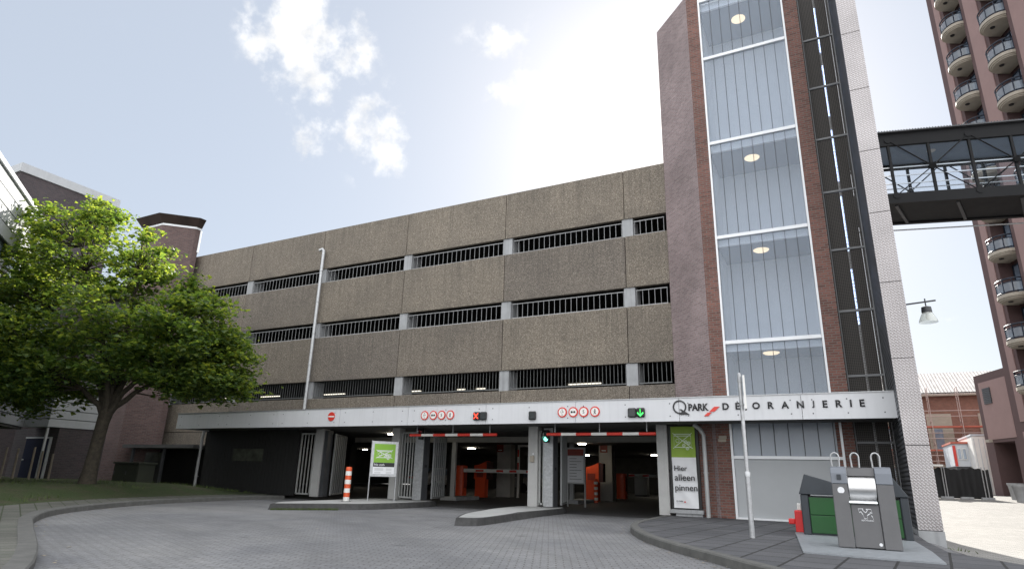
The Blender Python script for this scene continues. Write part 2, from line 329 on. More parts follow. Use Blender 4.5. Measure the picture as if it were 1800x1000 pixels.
def road_wear(m):
    nt = m.node_tree; b = nt.nodes['Principled BSDF']; src = b.inputs['Base Color'].links[0].from_socket
    co = coords(nt, 'Object')
    n = node(nt, 'ShaderNodeTexNoise', i_Scale=.28, i_Detail=6, i_Roughness=.6, i_Distortion=.6); nt.links.new(co, n.inputs['Vector'])
    c = mixc(nt, 1., src, ramp(nt, n.outputs[0], [(.32, (.74, .75, .78)), (.5, (1, 1, 1)), (.68, (1.14, 1.13, 1.1))]), 'MULTIPLY')
    v = node(nt, 'ShaderNodeTexVoronoi', i_Scale=.9, i_Randomness=1.); nt.links.new(co, v.inputs['Vector'])
    n2 = node(nt, 'ShaderNodeTexNoise', i_Scale=6., i_Detail=5); nt.links.new(co, n2.inputs['Vector'])
    ad = node(nt, 'ShaderNodeMath', operation='MULTIPLY_ADD'); nt.links.new(n2.outputs[0], ad.inputs[0]); ad.inputs[1].default_value = .22; nt.links.new(v.outputs['Distance'], ad.inputs[2])
    c = mixc(nt, ramp(nt, ad.outputs[0], [(.15, (.55,)*3), (.24, (0,)*3)]), c, (.045, .045, .046))
    # two curved bands rubbed darker by turning wheels
    mp = node(nt, 'ShaderNodeMapping'); mp.inputs['Location'].default_value = (16., 2.5, 0); nt.links.new(co, mp.inputs[0])
    ln = node(nt, 'ShaderNodeVectorMath', operation='LENGTH'); nt.links.new(mp.outputs[0], ln.inputs[0])
    w = node(nt, 'ShaderNodeMath', operation='MULTIPLY_ADD'); nt.links.new(n2.outputs[0], w.inputs[0]); w.inputs[1].default_value = .5; nt.links.new(ln.outputs['Value'], w.inputs[2])
    pr = node(nt, 'ShaderNodeMath', operation='PINGPONG'); nt.links.new(w.outputs[0], pr.inputs[0]); pr.inputs[1].default_value = .85
    c = mixc(nt, ramp(nt, pr.outputs[0], [(.0, (.16,)*3), (.4, (0,)*3)]), c, (.06, .06, .062))
    nt.links.new(c, b.inputs['Base Color'])
road_wear(PAVER)
TILES = brickmat('pavement_tiles', (.095, .096, .103), (.066, .068, .075), (.018, .018, .018), .60, .60, .020, .5, .5, .8, 'UV', R(96), .22, (.5, 1.2), .2)
STREET = brickmat('street_paving', (.27, .26, .245), (.20, .195, .185), (.10, .10, .095), .21, .105, .008, .3, .5, .85, 'UV', R(20), .12)
def grassmat():
    m, nt, b = newmat('mossy_grass')
    co = coords(nt)
    n = node(nt, 'ShaderNodeTexNoise', i_Scale=1.1, i_Detail=9, i_Roughness=.7); nt.links.new(co, n.inputs['Vector'])
    n2 = node(nt, 'ShaderNodeTexNoise', i_Scale=30., i_Detail=6); nt.links.new(co, n2.inputs['Vector'])
    c = ramp(nt, n.outputs[0], [(.33, (.075, .062, .042)), (.5, (.045, .062, .02)), (.7, (.035, .065, .015))])
    c = mixc(nt, 1., c, ramp(nt, n2.outputs[0], [(.3, (.55,)*3), (.7, (1.45,)*3)]), 'MULTIPLY')
    nt.links.new(c, b.inputs['Base Color']); b.inputs['Roughness'].default_value = .95
    bump(nt, b, n2.outputs[0], .9, .05); return m
GRASS = grassmat()
def leafmat():
    m, nt, b = newmat('maple_leaves')
    co = coords(nt)
    n = node(nt, 'ShaderNodeTexNoise', i_Scale=.9, i_Detail=3); nt.links.new(co, n.inputs['Vector'])
    wn = node(nt, 'ShaderNodeTexWhiteNoise'); 
    sn = node(nt, 'ShaderNodeVectorMath', operation='SNAP'); sn.inputs[1].default_value = (.12, .12, .12); nt.links.new(co, sn.inputs[0]); nt.links.new(sn.outputs[0], wn.inputs['Vector'])
    md = node(nt, 'ShaderNodeMath', operation='MULTIPLY_ADD'); nt.links.new(wn.outputs[0], md.inputs[0]); md.inputs[1].default_value = .5; 
    mh = node(nt, 'ShaderNodeMath', operation='MULTIPLY'); nt.links.new(n.outputs[0], mh.inputs[0]); mh.inputs[1].default_value = .5; nt.links.new(mh.outputs[0], md.inputs[2])
    c = ramp(nt, md.outputs[0], [(.12, (.024, .052, .02)), (.5, (.055, .10, .032)), (.88, (.16, .20, .05))])
    b.inputs['Roughness'].default_value = .5; nt.links.new(c, b.inputs['Base Color'])
    tl = node(nt, 'ShaderNodeBsdfTranslucent'); nt.links.new(mixc(nt, 1., c, (4.4, 3.7, 1.4), 'MULTIPLY'), tl.inputs[0])
    mx = node(nt, 'ShaderNodeMixShader'); mx.inputs[0].default_value = .5
    nt.links.new(b.outputs[0], mx.inputs[1]); nt.links.new(tl.outputs[0], mx.inputs[2])
    nt.links.new(mx.outputs[0], nt.nodes['Material Output'].inputs[0]); return m
LEAF = leafmat()

# ------------------------------------------------------------------ mesh helpers
ORG = {}
def box(bm, x0, x1, y0, y1, z0, z1):
    v = [bm.verts.new((x, y, z)) for z in (z0, z1) for y in (y0, y1) for x in (x0, x1)]
    for f in ((0, 2, 3, 1), (4, 5, 7, 6), (0, 1, 5, 4), (2, 6, 7, 3), (0, 4, 6, 2), (1, 3, 7, 5)):
        bm.faces.new([v[i] for i in f])
def prism(bm, pts, z0, z1, top=None):
    """vertical prism over a ground outline; z may be numbers; top = inset outline"""
    t = top or pts
    a = [bm.verts.new((p[0], p[1], z0)) for p in pts]; b = [bm.verts.new((p[0], p[1], z1)) for p in t]
    n = len(pts)
    for i in range(n):
        bm.faces.new((a[i], a[(i+1) % n], b[(i+1) % n], b[i]))
    bm.faces.new(b); bm.faces.new(a[::-1])
def extr(bm, pts, axis, c0, c1):
    """outline pts (a,b) extruded along axis: 'x' -> (y,z), 'y' -> (x,z)"""
    def P(p, c): return (c, p[0], p[1]) if axis == 'x' else (p[0], c, p[1])
    a = [bm.verts.new(P(p, c0)) for p in pts]; b = [bm.verts.new(P(p, c1)) for p in pts]
    n = len(pts)
    for i in range(n): bm.faces.new((a[i], a[(i+1) % n], b[(i+1) % n], b[i]))
    bm.faces.new(a[::-1]); bm.faces.new(b)
def tube(bm, pts, rad, n=8, cap=True):
    pts = [Vector(p) for p in pts]
    rads = rad if isinstance(rad, (list, tuple)) else [rad]*len(pts)
    rings = []; prev = None
    for i, p in enumerate(pts):
        d = (pts[min(i+1, len(pts)-1)] - pts[max(i-1, 0)]).normalized()
        ref = prev if prev is not None else (Vector((0, 0, 1)) if abs(d.z) < .9 else Vector((1, 0, 0)))
        s = d.cross(ref)
        if s.length < 1e-5: s = d.cross(Vector((0, 1, 0)))
        s.normalize(); u = s.cross(d).normalized(); prev = u
        rings.append([bm.verts.new(p + (s*math.cos(2*math.pi*k/n) + u*math.sin(2*math.pi*k/n))*rads[i]) for k in range(n)])
    for a, b in zip(rings, rings[1:]):
        for k in range(n): bm.faces.new((a[k], a[(k+1) % n], b[(k+1) % n], b[k]))
    if cap: bm.faces.new(rings[0][::-1]); bm.faces.new(rings[-1])
def bar(bm, p0, p1, w, h):
    """rectangular bar from p0 to p1"""
    p0, p1 = Vector(p0), Vector(p1); d = (p1-p0).normalized()
    ref = Vector((0, 0, 1)) if abs(d.z) < .95 else Vector((0, 1, 0))
    s = d.cross(ref).normalized()*w/2; u = s.cross(d).normalized()*h/2
    a = [bm.verts.new(p0+i*s+j*u) for i, j in ((-1, -1), (1, -1), (1, 1), (-1, 1))]
    b = [bm.verts.new(p1+i*s+j*u) for i, j in ((-1, -1), (1, -1), (1, 1), (-1, 1))]
    for k in range(4): bm.faces.new((a[k], a[(k+1) % 4], b[(k+1) % 4], b[k]))
    bm.faces.new(a[::-1]); bm.faces.new(b)
def lathe(bm, c, prof, n=20, axis='z'):
    c = Vector(c); rings = []
    for r, h in prof:
        ring = []
        for k in range(n):
            a = 2*math.pi*k/n
            o = Vector((r*math.cos(a), r*math.sin(a), h)) if axis == 'z' else (Vector((r*math.cos(a), -h, r*math.sin(a))) if axis == 'y' else Vector((h, r*math.cos(a), r*math.sin(a))))
            ring.append(bm.verts.new(c+o))
        rings.append(ring)
    for a, b in zip(rings, rings[1:]):
        for k in range(n): bm.faces.new((a[k], a[(k+1) % n], b[(k+1) % n], b[k]))
    bm.faces.new(rings[0][::-1]); bm.faces.new(rings[-1])
def quad(bm, *p):
    return bm.faces.new([bm.verts.new(q) for q in p])
def setuv(bm):
    uv = bm.loops.layers.uv.verify()
    for f in bm.faces:
        n = f.normal
        if abs(n.z) > .7:
            for l in f.loops: l[uv].uv = (l.vert.co.x, l.vert.co.y)
        else:
            t = Vector((-n.y, n.x, 0)).normalized()
            for l in f.loops: l[uv].uv = (l.vert.co.dot(t), l.vert.co.z)
def obj(name, bm, mat, parent=None, bevel=0, smooth=False, local=False, label=None, norm=True):
    if norm: bmesh.ops.recalc_face_normals(bm, faces=bm.faces[:])
    bm.normal_update(); setuv(bm)
    if parent is not None and not local:
        o0 = ORG.get(parent.name, Vector((0, 0, 0)))
        if o0.length: bmesh.ops.translate(bm, vec=-o0, verts=bm.verts[:])
    me = bpy.data.meshes.new(name); bm.to_mesh(me); bm.free()
    me.materials.append(mat)
    o = bpy.data.objects.new(name, me); COL.objects.link(o)
    if parent is not None:
        o.parent = parent; ORG[o.name] = ORG.get(parent.name, Vector((0, 0, 0)))
    if smooth:
        for p in me.polygons: p.use_smooth = True
        try: me.set_sharp_from_angle(angle=R(40))
        except Exception: pass
    if bevel:
        b = o.modifiers.new('bevel', 'BEVEL'); b.width = bevel; b.segments = 2; b.limit_method = 'ANGLE'
    if label: o['label'] = label
    return o
def NB(): return bmesh.new()
def thing(name, label, cat, loc=(0, 0, 0), rotz=0., group=None):
    o = bpy.data.objects.new(name, None); COL.objects.link(o); o.empty_display_size = .2
    o.location = loc; o.rotation_euler = (0, 0, rotz); o['label'] = label; o['category'] = cat
    if group: o['group'] = group
    ORG[o.name] = Vector(loc); return o
def tag(o, label, cat, group=None):
    o['label'] = label; o['category'] = cat
    if group: o['group'] = group
    return o
def structure(o): o['kind'] = 'structure'; return o
def kids(o): return [c for c in COL.objects if c.parent == o]
def dup(root, loc, rotz=0., label=None, group=None):
    def cp(o, par):
        c = o.copy(); COL.objects.link(c); c.parent = par
        for ch in kids(o): cp(ch, c)
        return c
    r = cp(root, None); r.location = loc; r.rotation_euler = (0, 0, rotz)
    if label: r['label'] = label
    if group: r['group'] = group
    return r
def text(body, mat, name, parent, x, y, z, height=None, width=None, bold=0., ext=.006, align='LEFT', local=False, frame=None, space=1.):
    """upright lettering facing -Y, lower left corner at x,z; frame = function placing (u, v, d)"""
    cu = bpy.data.curves.new('t', 'FONT'); cu.body = body; cu.size = 1; cu.offset = bold; cu.extrude = 0; cu.space_character = space
    to = bpy.data.objects.new('t', cu); COL.objects.link(to); bpy.context.view_layer.update()
    dg = bpy.context.evaluated_depsgraph_get()
    me = bpy.data.meshes.new_from_object(to.evaluated_get(dg)); bpy.data.objects.remove(to)
    bm = NB(); bm.from_mesh(me); bpy.data.meshes.remove(me)
    xs = [v.co.x for v in bm.verts]; ys = [v.co.y for v in bm.verts]
    w, h = max(xs)-min(xs), max(ys)-min(ys); x0, y0 = min(xs), min(ys)
    sy = height/h if height else width/w; sx = width/w if width else sy
    for v in bm.verts:
        u, t = (v.co.x-x0)*sx, (v.co.y-y0)*sy
        if align == 'CENTER': u -= w*sx/2
        v.co = frame(u+x, t+z, 0) if frame else Vector((x+u, y, z+t))
    r = bmesh.ops.extrude_face_region(bm, geom=bm.faces[:])
    vs = [e for e in r['geom'] if isinstance(e, bmesh.types.BMVert)]
    off = (frame(0, 0, ext)-frame(0, 0, 0)) if frame else Vector((0, -ext, 0))
    bmesh.ops.translate(bm, vec=off, verts=vs)
    return obj(name, bm, mat, parent, local=local)

# ================================================================== GROUND
ROAD = -.12
def sm(a, b, x):
    t = max(0, min(1, (x-a)/(b-a))); return t*t*(3-2*t)
def gz(x, y):
    s = sm(1.3, 2.0, x)
    z = -.02*0
    if y < 9: h = ROAD
    elif y < 16.5: h = ROAD + (-.28-ROAD)*sm(9, 16.5, y)
    elif y < 22: h = -.28
    else: h = -.28 + .78*sm(22, 54, y)
    return ROAD*(1-s) + h*s
def ground():
    bm = NB()
    xs = [-900, -300, -120, -60, -40, -30, -20, -10, -5, 0, 1, 1.3, 1.5, 1.75, 2, 2.5, 3, 4, 6, 9, 14, 20, 30, 45, 80, 200, 900]
    ys = [-600, -100, -30, -10, 0, 4, 7, 9, 10, 11, 12, 13, 14, 15, 16, 17, 18, 20, 22, 25, 28, 32, 36, 40, 44, 48, 54, 70, 120, 300, 1500]
    g = [[bm.verts.new((x, y, gz(x, y))) for x in xs] for y in ys]
    for j in range(len(ys)-1):
        for i in range(len(xs)-1): bm.faces.new((g[j][i], g[j][i+1], g[j+1][i+1], g[j+1][i]))
    structure(obj('ground', bm, PAVER, smooth=True))
ground()
def street():
    bm = NB(); xs = [1.75, 2.2, 3, 4, 6, 9, 14, 20, 30]
    ys = [9, 10, 12, 13, 14, 15, 16, 17, 18, 20, 22, 25, 28, 32, 36, 40, 44, 48, 54, 70, 90]
    g = [[bm.verts.new((x+(.0 if i else max(0, (16-y)*.25)), y, gz(x+(.0 if i else max(0, (16-y)*.25)), y)+.006)) for i, x in enumerate(xs)] for y in ys]
    for j in range(len(ys)-1):
        for i in range(len(xs)-1): bm.faces.new((g[j][i], g[j][i+1], g[j+1][i+1], g[j+1][i]))
    structure(obj('street', bm, STREET, smooth=True))
street()
bm = NB(); quad(bm, (-40, 19.25, ROAD+.012), (-4.5, 19.25, ROAD+.012), (-4.5, 52, ROAD+.012), (-40, 52, ROAD+.012)); structure(obj('garage_floor', bm, ASPH))

def smoothcurve(pts, k=6):
    P = [Vector((p[0], p[1], 0)) for p in pts]; out = []
    for i in range(len(P)-1):
        a, b, c, d = P[max(i-1, 0)], P[i], P[i+1], P[min(i+2, len(P)-1)]
        for j in range(k):
            t = j/k
            out.append(.5*((2*b)+(c-a)*t+(2*a-5*b+4*c-d)*t*t+(-a+3*b-3*c+d)*t**3))
    out.append(P[-1]); return out
def offset(c, d):
    out = []
    for i, p in enumerate(c):
        t = (c[min(i+1, len(c)-1)]-c[max(i-1, 0)]).normalized(); out.append(p+Vector((-t.y, t.x, 0))*d)
    return out
def ribbon_kerb(bm, c, w, z0, z1):
    """kerb running along curve c: road face on c, width w to the left of its direction"""
    for i in range(len(c)-1):
        o = OFF[i], OFF[i+1]
    return
def kerb(name, c, side, w=.16, z0=ROAD-.05, z1=0.012):
    inn = offset(c, w*side); top = offset(c, .02*side)
    bm = NB(); rows = []
    for i in range(len(c)):
        rows.append([bm.verts.new((c[i].x, c[i].y, z0)), bm.verts.new((c[i].x, c[i].y, z1-.02)), bm.verts.new((top[i].x, top[i].y, z1)), bm.verts.new((inn[i].x, inn[i].y, z1)), bm.verts.new((inn[i].x, inn[i].y, z0))])
    for a, b in zip(rows, rows[1:]):
        for k in range(4): bm.faces.new((a[k], a[k+1], b[k+1], b[k]))
    return structure(obj(name, bm, KERB)), inn
# left kerb and verge
kl = [(-4.2, 1.6), (-7.7, 4.0), (-12.1, 6.15), (-13.9, 7.05), (-15.7, 8.3), (-17.1, 9.9), (-18.5, 12.3), (-19.3, 14.8), (-19.6, 17.0), (-19.5, 18.55)]
KL = smoothcurve(kl)
_, inn = kerb('kerb', KL, 1, .22)
def verge():
    strip = [p+(q-p)*1. for p, q in zip(KL, offset(KL, 1.5))]
    bm = NB()
    for i in range(len(KL)-1):
        quad(bm, (inn[i].x, inn[i].y, .004), (inn[i+1].x, inn[i+1].y, .004), (strip[i+1].x, strip[i+1].y, .01), (strip[i].x, strip[i].y, .01))
    structure(obj('pavement', bm, TILES_M, norm=True))
    K = np.array([(p.x, p.y) for p in KL]); A, B = K[:-1], K[1:]; AB = B-A
    xs = np.concatenate([np.arange(-60, -30, 1.5), np.arange(-30, -6, .22)]); ys = np.concatenate([np.arange(-16, 2, 1.5), np.arange(2, 19.3, .22)])
    bm = NB(); g = []
    for y in ys:
        row = []
        for x in xs:
            P = np.array((x, y)); tt = np.clip(((P-A)*AB).sum(1)/(AB*AB).sum(1), 0, 1); q = A+AB*tt[:, None]; dd = np.hypot(*(P-q).T); k = int(dd.argmin())
            side = AB[k][0]*(y-A[k][1])-AB[k][1]*(x-A[k][0]); d = dd[k]*(1 if side > 0 else -1)
            z = -.25+.258*sm(1.15, 1.5, d)+(vz(x, y, 0)+.022*mnoise.noise(Vector((x*1.7, y*1.7, 0)))+.01)*sm(1.4, 3.2, d)
            row.append((bm.verts.new((x, y, z)), d))
        g.append(row)
    for j in range(len(ys)-1):
        for i in range(len(xs)-1):
            c = (g[j][i], g[j][i+1], g[j+1][i+1], g[j+1][i])
            if max(v[1] for v in c) > .9: bm.faces.new([v[0] for v in c])
    for v in [v for v in bm.verts if not v.link_faces]: bm.verts.remove(v)
    o = obj('grass_verge', bm, GRASS, smooth=True); structure(o)
def vz(x, y, k=9):
    return .0 + .34*sm(-18.5, -22.5, x)*sm(19.5, 15.5, y) + (.02*random.random() if k else .006)
TILES_M = brickmat('mossy_pavement_tiles', (.12, .118, .105), (.085, .088, .075), (.035, .045, .02), .30, .30, .012, .5, .5, .9, 'UV', R(25), .35)
verge()
# right pavement
kr = [(-4.75, 19.4), (-4.72, 17.2), (-4.62, 15.4), (-4.25, 13.9), (-3.5, 12.2), (-2.64, 10.85), (-1.78, 9.75), (-1.25, 9.05), (0., 7.5), (1.7, 5.6), (4.5, 3.0)]
KR = smoothcurve(kr)
_, innr = kerb('kerb', KR, 1, .17)
def right_pavement():
    bm = NB()
    out = [(p.x, p.y) for p in innr] + [(9, 3.2), (6, 8.5), (3.1, 9.6), (1.32, 12.7), (1.22, 14.6), (1.2, 19.4)]
    prism(bm, out, ROAD-.3, 0.002); structure(obj('pavement', bm, TILES))
right_pavement()
def island(name, top, ztop):
    """raised kerbed traffic island: pale top with a dark stone rim"""
    P = smoothcurve(top+[top[0]], 4)[:-1]
    bm = NB(); c = sum(P, Vector())/len(P)
    bot = [p+(p-c).normalized()*.10 for p in P]
    r0 = [bm.verts.new((b.x, b.y, ROAD-.05)) for b in bot]; r1 = [bm.verts.new((p.x+random.uniform(-.012, .012), p.y+random.uniform(-.012, .012), ztop-.012)) for p in P]
    ins = [p-(p-c).normalized()*.14 for p in P]
    r2 = [bm.verts.new((p.x, p.y, ztop)) for p in ins]
    n = len(P)
    for a, b in ((r0, r1), (r1, r2)):
        for i in range(n): bm.faces.new((a[i], a[(i+1) % n], b[(i+1) % n], b[i]))
    rim = structure(obj(name, bm, KERBD))
    bm = NB(); bm.faces.new([bm.verts.new((p.x, p.y, ztop)) for p in ins]); f = obj('island_top', bm, ISLE, rim)
ZI = .05
island('traffic_island', [(-14.75, 13.55), (-13.9, 14.6), (-13.0, 16.0), (-13.1, 19.5), (-15.4, 19.5), (-15.55, 17.5), (-15.5, 15.6), (-15.3, 14.3)], ZI)
island('traffic_island', [(-7.95, 12.7), (-7.55, 12.95), (-7.6, 14.0), (-7.9, 16.5), (-8.1, 19.5), (-9.35, 19.5), (-9.35, 17.0), (-8.8, 14.6)], ZI)

# ================================================================== PARKING GARAGE
Y0, YB, Y1 = 19.0, 17.4, 20.4
TL = -4.62            # where the brick tower meets the concrete facade
JX = [-35.67, -30.75, -25.83, -20.92, -16.0, -11.08, -6.15]
ROWS = [(10.05, 12.0), (7.43, 9.36), (4.74, 6.72), (2.62, 3.98)]
GAPS = [(9.36, 10.05), (6.72, 7.43), (3.98, 4.74)]
garage = thing('parking_garage', 'long four storey car park with brown exposed-aggregate concrete bands above the entrances', 'car park', (-17, Y1, 0))
def build_garage():
    ends = JX + [TL+.02]
    for z0, z1 in ROWS:
        for a, b in zip(ends, ends[1:]):
            bm = NB(); box(bm, a+.012, b-.012, Y1, Y1+.16, z0, z1); obj('concrete_panel', bm, AGG, garage, bevel=.012)
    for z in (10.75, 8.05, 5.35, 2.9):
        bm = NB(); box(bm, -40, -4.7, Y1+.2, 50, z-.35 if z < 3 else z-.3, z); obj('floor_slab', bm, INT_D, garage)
    for gi, (z0, z1) in enumerate(GAPS):
        for x in JX[1:]:
            bm = NB(); box(bm, x-.10, x+.30, Y1+.05, Y1+.75, z0-.02, z1+.02); obj('concrete_column', bm, CONC, garage)
        for a, b in zip(ends, ends[1:]):
            x0, x1 = a+.32, b-.12
            if x1-x0 < .3: continue
            bm = NB(); top = z1-.13 if gi < 2 else z1+.03; bot = z0+.02 if gi < 2 else z0+.06
            yb = Y1+.10
            box(bm, x0, x1, yb, yb+.035, bot, bot+.035); box(bm, x0, x1, yb, yb+.035, top, top+.03)
            n = int((x1-x0)/(.215 if gi < 2 else .14))
            for i in range(n+1):
                x = x0+.02+(x1-x0-.04)*i/n; box(bm, x-.007, x+.007, yb+.009, yb+.025, bot+.03, top)
            obj('railing', bm, RAILM if gi < 2 else STEEL_D2, garage)
    bm = NB(); box(bm, -40, -36, 21, 50, 0, 11); box(bm, -36, -4.7, 49.6, 50, ROAD, 11); obj('back_wall', bm, INT_D, garage)
    bm = NB(); box(bm, -4.69, -4.55, 21, 50, ROAD, 11.4); obj('side_wall', bm, AGG, garage)
    # deep interior columns, upper decks
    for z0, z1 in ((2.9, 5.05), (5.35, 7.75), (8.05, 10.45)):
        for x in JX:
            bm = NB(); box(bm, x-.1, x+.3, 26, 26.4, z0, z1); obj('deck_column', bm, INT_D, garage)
    # lamps on the ceiling behind the lowest strip of openings
    for px, py, w in ((407, 700, 1.2), (475, 697, 1.5), (588, 693, 1.5), (723, 688, 1.2), (828, 684, 1.6), (1025, 675, 1.7)):
        p = onZ(px, py, 5.0); bm = NB(); box(bm, p.x-w/2, p.x+w/2, p.y-.03, p.y+.03, 4.99, 5.03); obj('ceiling_lamp', bm, TUBE, garage)
    # ground floor: ceiling beam, inner columns, dark boarded front
    bm = NB(); box(bm, -21, -4.6, 24, 24.5, 2.33, 2.56); obj('ceiling_beam', bm, INT_COL, garage)
    for px0, px1, py in ((872, 896, 873), (1054, 1077, 880)):
        a = onZ(px0, py, ROAD); b = onY(px1, py, a.y)
        bm = NB(); box(bm, a.x, b.x, a.y, a.y+.5, ROAD, 2.55); obj('ground_floor_column', bm, INT_COL, garage)
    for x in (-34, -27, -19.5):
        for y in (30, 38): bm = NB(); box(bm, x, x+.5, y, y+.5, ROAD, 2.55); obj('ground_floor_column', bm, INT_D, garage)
    # black boarded shopfront left of the gates
    bm = NB(); 
    x = -25.25
    while x < -19.6:
        box(bm, x, min(x+.2, -19.6)-.008, Y0, Y0+.06, 0.0, 2.6); x += .2
    box(bm, -25.25, -19.6, Y0+.06, Y0+.12, 0, 2.6); obj('black_front', bm, BLACKB, garage)
    bm = NB(); box(bm, -23.3, -21.5, Y0-.03, Y0-.004, 1.28, 1.78); obj('boarded_window', bm, DARKGLASS, garage)
    bm = NB(); box(bm, -25.25, -25.19, Y0, Y1, 0, 2.6); obj('side_boarding', bm, BLACKB, garage)
    bm = NB(); box(bm, -31.5, -25.4, Y1+.01, Y1+.2, 1.95, 2.6); obj('concrete_panel', bm, AGG, garage)
    # lit strips far inside the ground floor
    for px, py, z, w in ((829, 788, 2.5, .9), (690, 763, 2.5, .7), (900, 798, 2.5, .9), (1023, 780, 2.5, .7), (1031, 800, 2.5, .8), (642, 790, 2.5, .6), (1150, 800, 2.5, .8)):
        p = onZ(px, py, z); w *= .5; bm = NB(); box(bm, p.x-w/2, p.x+w/2, p.y-.08, p.y+.08, z-.015, z+.02); obj('ceiling_lamp', bm, TUBE_G, garage)
RAILM = plain('railing_steel', (.34, .345, .35), .5, .2, var=.2)
STEEL_D2 = plain('dull_railing_steel', (.16, .165, .165), .5, .3, var=.2)
build_garage()

# ---- canopy with white fascia
canopy = thing('entrance_canopy', 'long white panelled fascia and flat canopy over the car park entrances', 'canopy', (-12, YB, 2.5))
def build_canopy():
    xs = [-25.15, -22.25, -19.15, -16.05, -13.0, -9.96, -6.9, -3.86, -.79, 1.26]
    for a, b in zip(xs, xs[1:]):
        bm = NB(); box(bm, a+.006, b-.006, YB, YB+.04, 2.52, 3.14); obj('fascia_panel', bm, FASCIA, canopy)
        bm = NB(); n = 3
        for i in range(n):
            for z in (2.66, 3.0):
                x = a+.25+(b-a-.5)*i/(n-1); box(bm, x-.014, x+.014, YB-.006, YB-.001, z-.014, z+.014)
        obj('panel_screws', bm, STEEL_D, canopy)
    bm = NB(); box(bm, -25.17, 1.26, YB-.02, YB+.06, 3.143, 3.165); obj('top_trim', bm, GALV, canopy)
    bm = NB(); box(bm, -25.1, 1.22, YB+.045, Y1-.02, 2.95, 3.10); obj('canopy_roof', bm, CONC_D, canopy)
    bm = NB(); box(bm, -25.1, 1.22, YB+.045, Y0-.05, 2.56, 2.62); box(bm, -25.1, -4.65, Y0-.05, Y1+.2, 2.56, 2.62); obj('soffit', bm, SOFFIT, canopy)
    bm = NB(); box(bm, -25.15, -25.1, YB+.045, Y1, 2.52, 3.14); obj('end_panel', bm, FASCIA, canopy)
build_canopy()

# ---- signs on the fascia
def round_sign(x, z, label, draw, group):
    t = thing('round_sign', label, 'road sign', (x, YB-.01, z), 0, group)
    bm = NB(); lathe(bm, (x, YB-.002, z), [(.145, 0), (.15, .004), (.15, .022), (.147, .026)], 28, 'y'); obj('red_rim', bm, RED, t, smooth=True)
    bm = NB(); lathe(bm, (x, YB-.029, z), [(.113, 0), (.113, .003)], 28, 'y'); obj('white_face', bm, WHITE, t)
    draw(t, x, YB-.034, z); return t
def d_car(t, x, y, z):
    bm = NB()
    for k in (-1, 1):
        cx = x+k*.042
        extr(bm, [(cx-.034, z-.03), (cx+.034, z-.03), (cx+.034, z+.004), (cx+.022, z+.03), (cx-.022, z+.03), (cx-.034, z+.004)], 'y', y, y+.004)
    obj('vehicle_symbol', bm, INK, t)
def d_text(s, h):
    def f(t, x, y, z): text(s, INK, 'number', t, x, y+.003, z-h/2, height=h, bold=.01, ext=.004, align='CENTER')
    return f
def d_height(t, x, y, z):
    text('1,9', INK, 'number', t, x, y+.003, z-.035, height=.07, bold=.005, ext=.004, align='CENTER')
    bm = NB()
    for k in (-1, 1): extr(bm, [(x-.022, z+k*.085), (x+.022, z+k*.085), (x, z+k*.05)], 'y', y, y+.004)
    obj('height_arrows', bm, INK, t)
def d_walk(t, x, y, z):
    bm = NB()
    lathe(bm, (x+.004, y+.003, z+.062), [(.014, 0), (.014, .004)], 10, 'y')
    for a, b, w in (((0, .045), (0, -.005), .03), ((0, -.005), (-.03, -.075), .018), ((0, -.005), (.032, -.075), .018), ((-.005, .04), (-.035, -.005), .013), ((.005, .04), (.035, .0), .013)):
        bar(bm, (x+a[0], y+.001, z+a[1]), (x+b[0], y+.001, z+b[1]), .004, w)
    obj('walker_symbol', bm, INK, t)
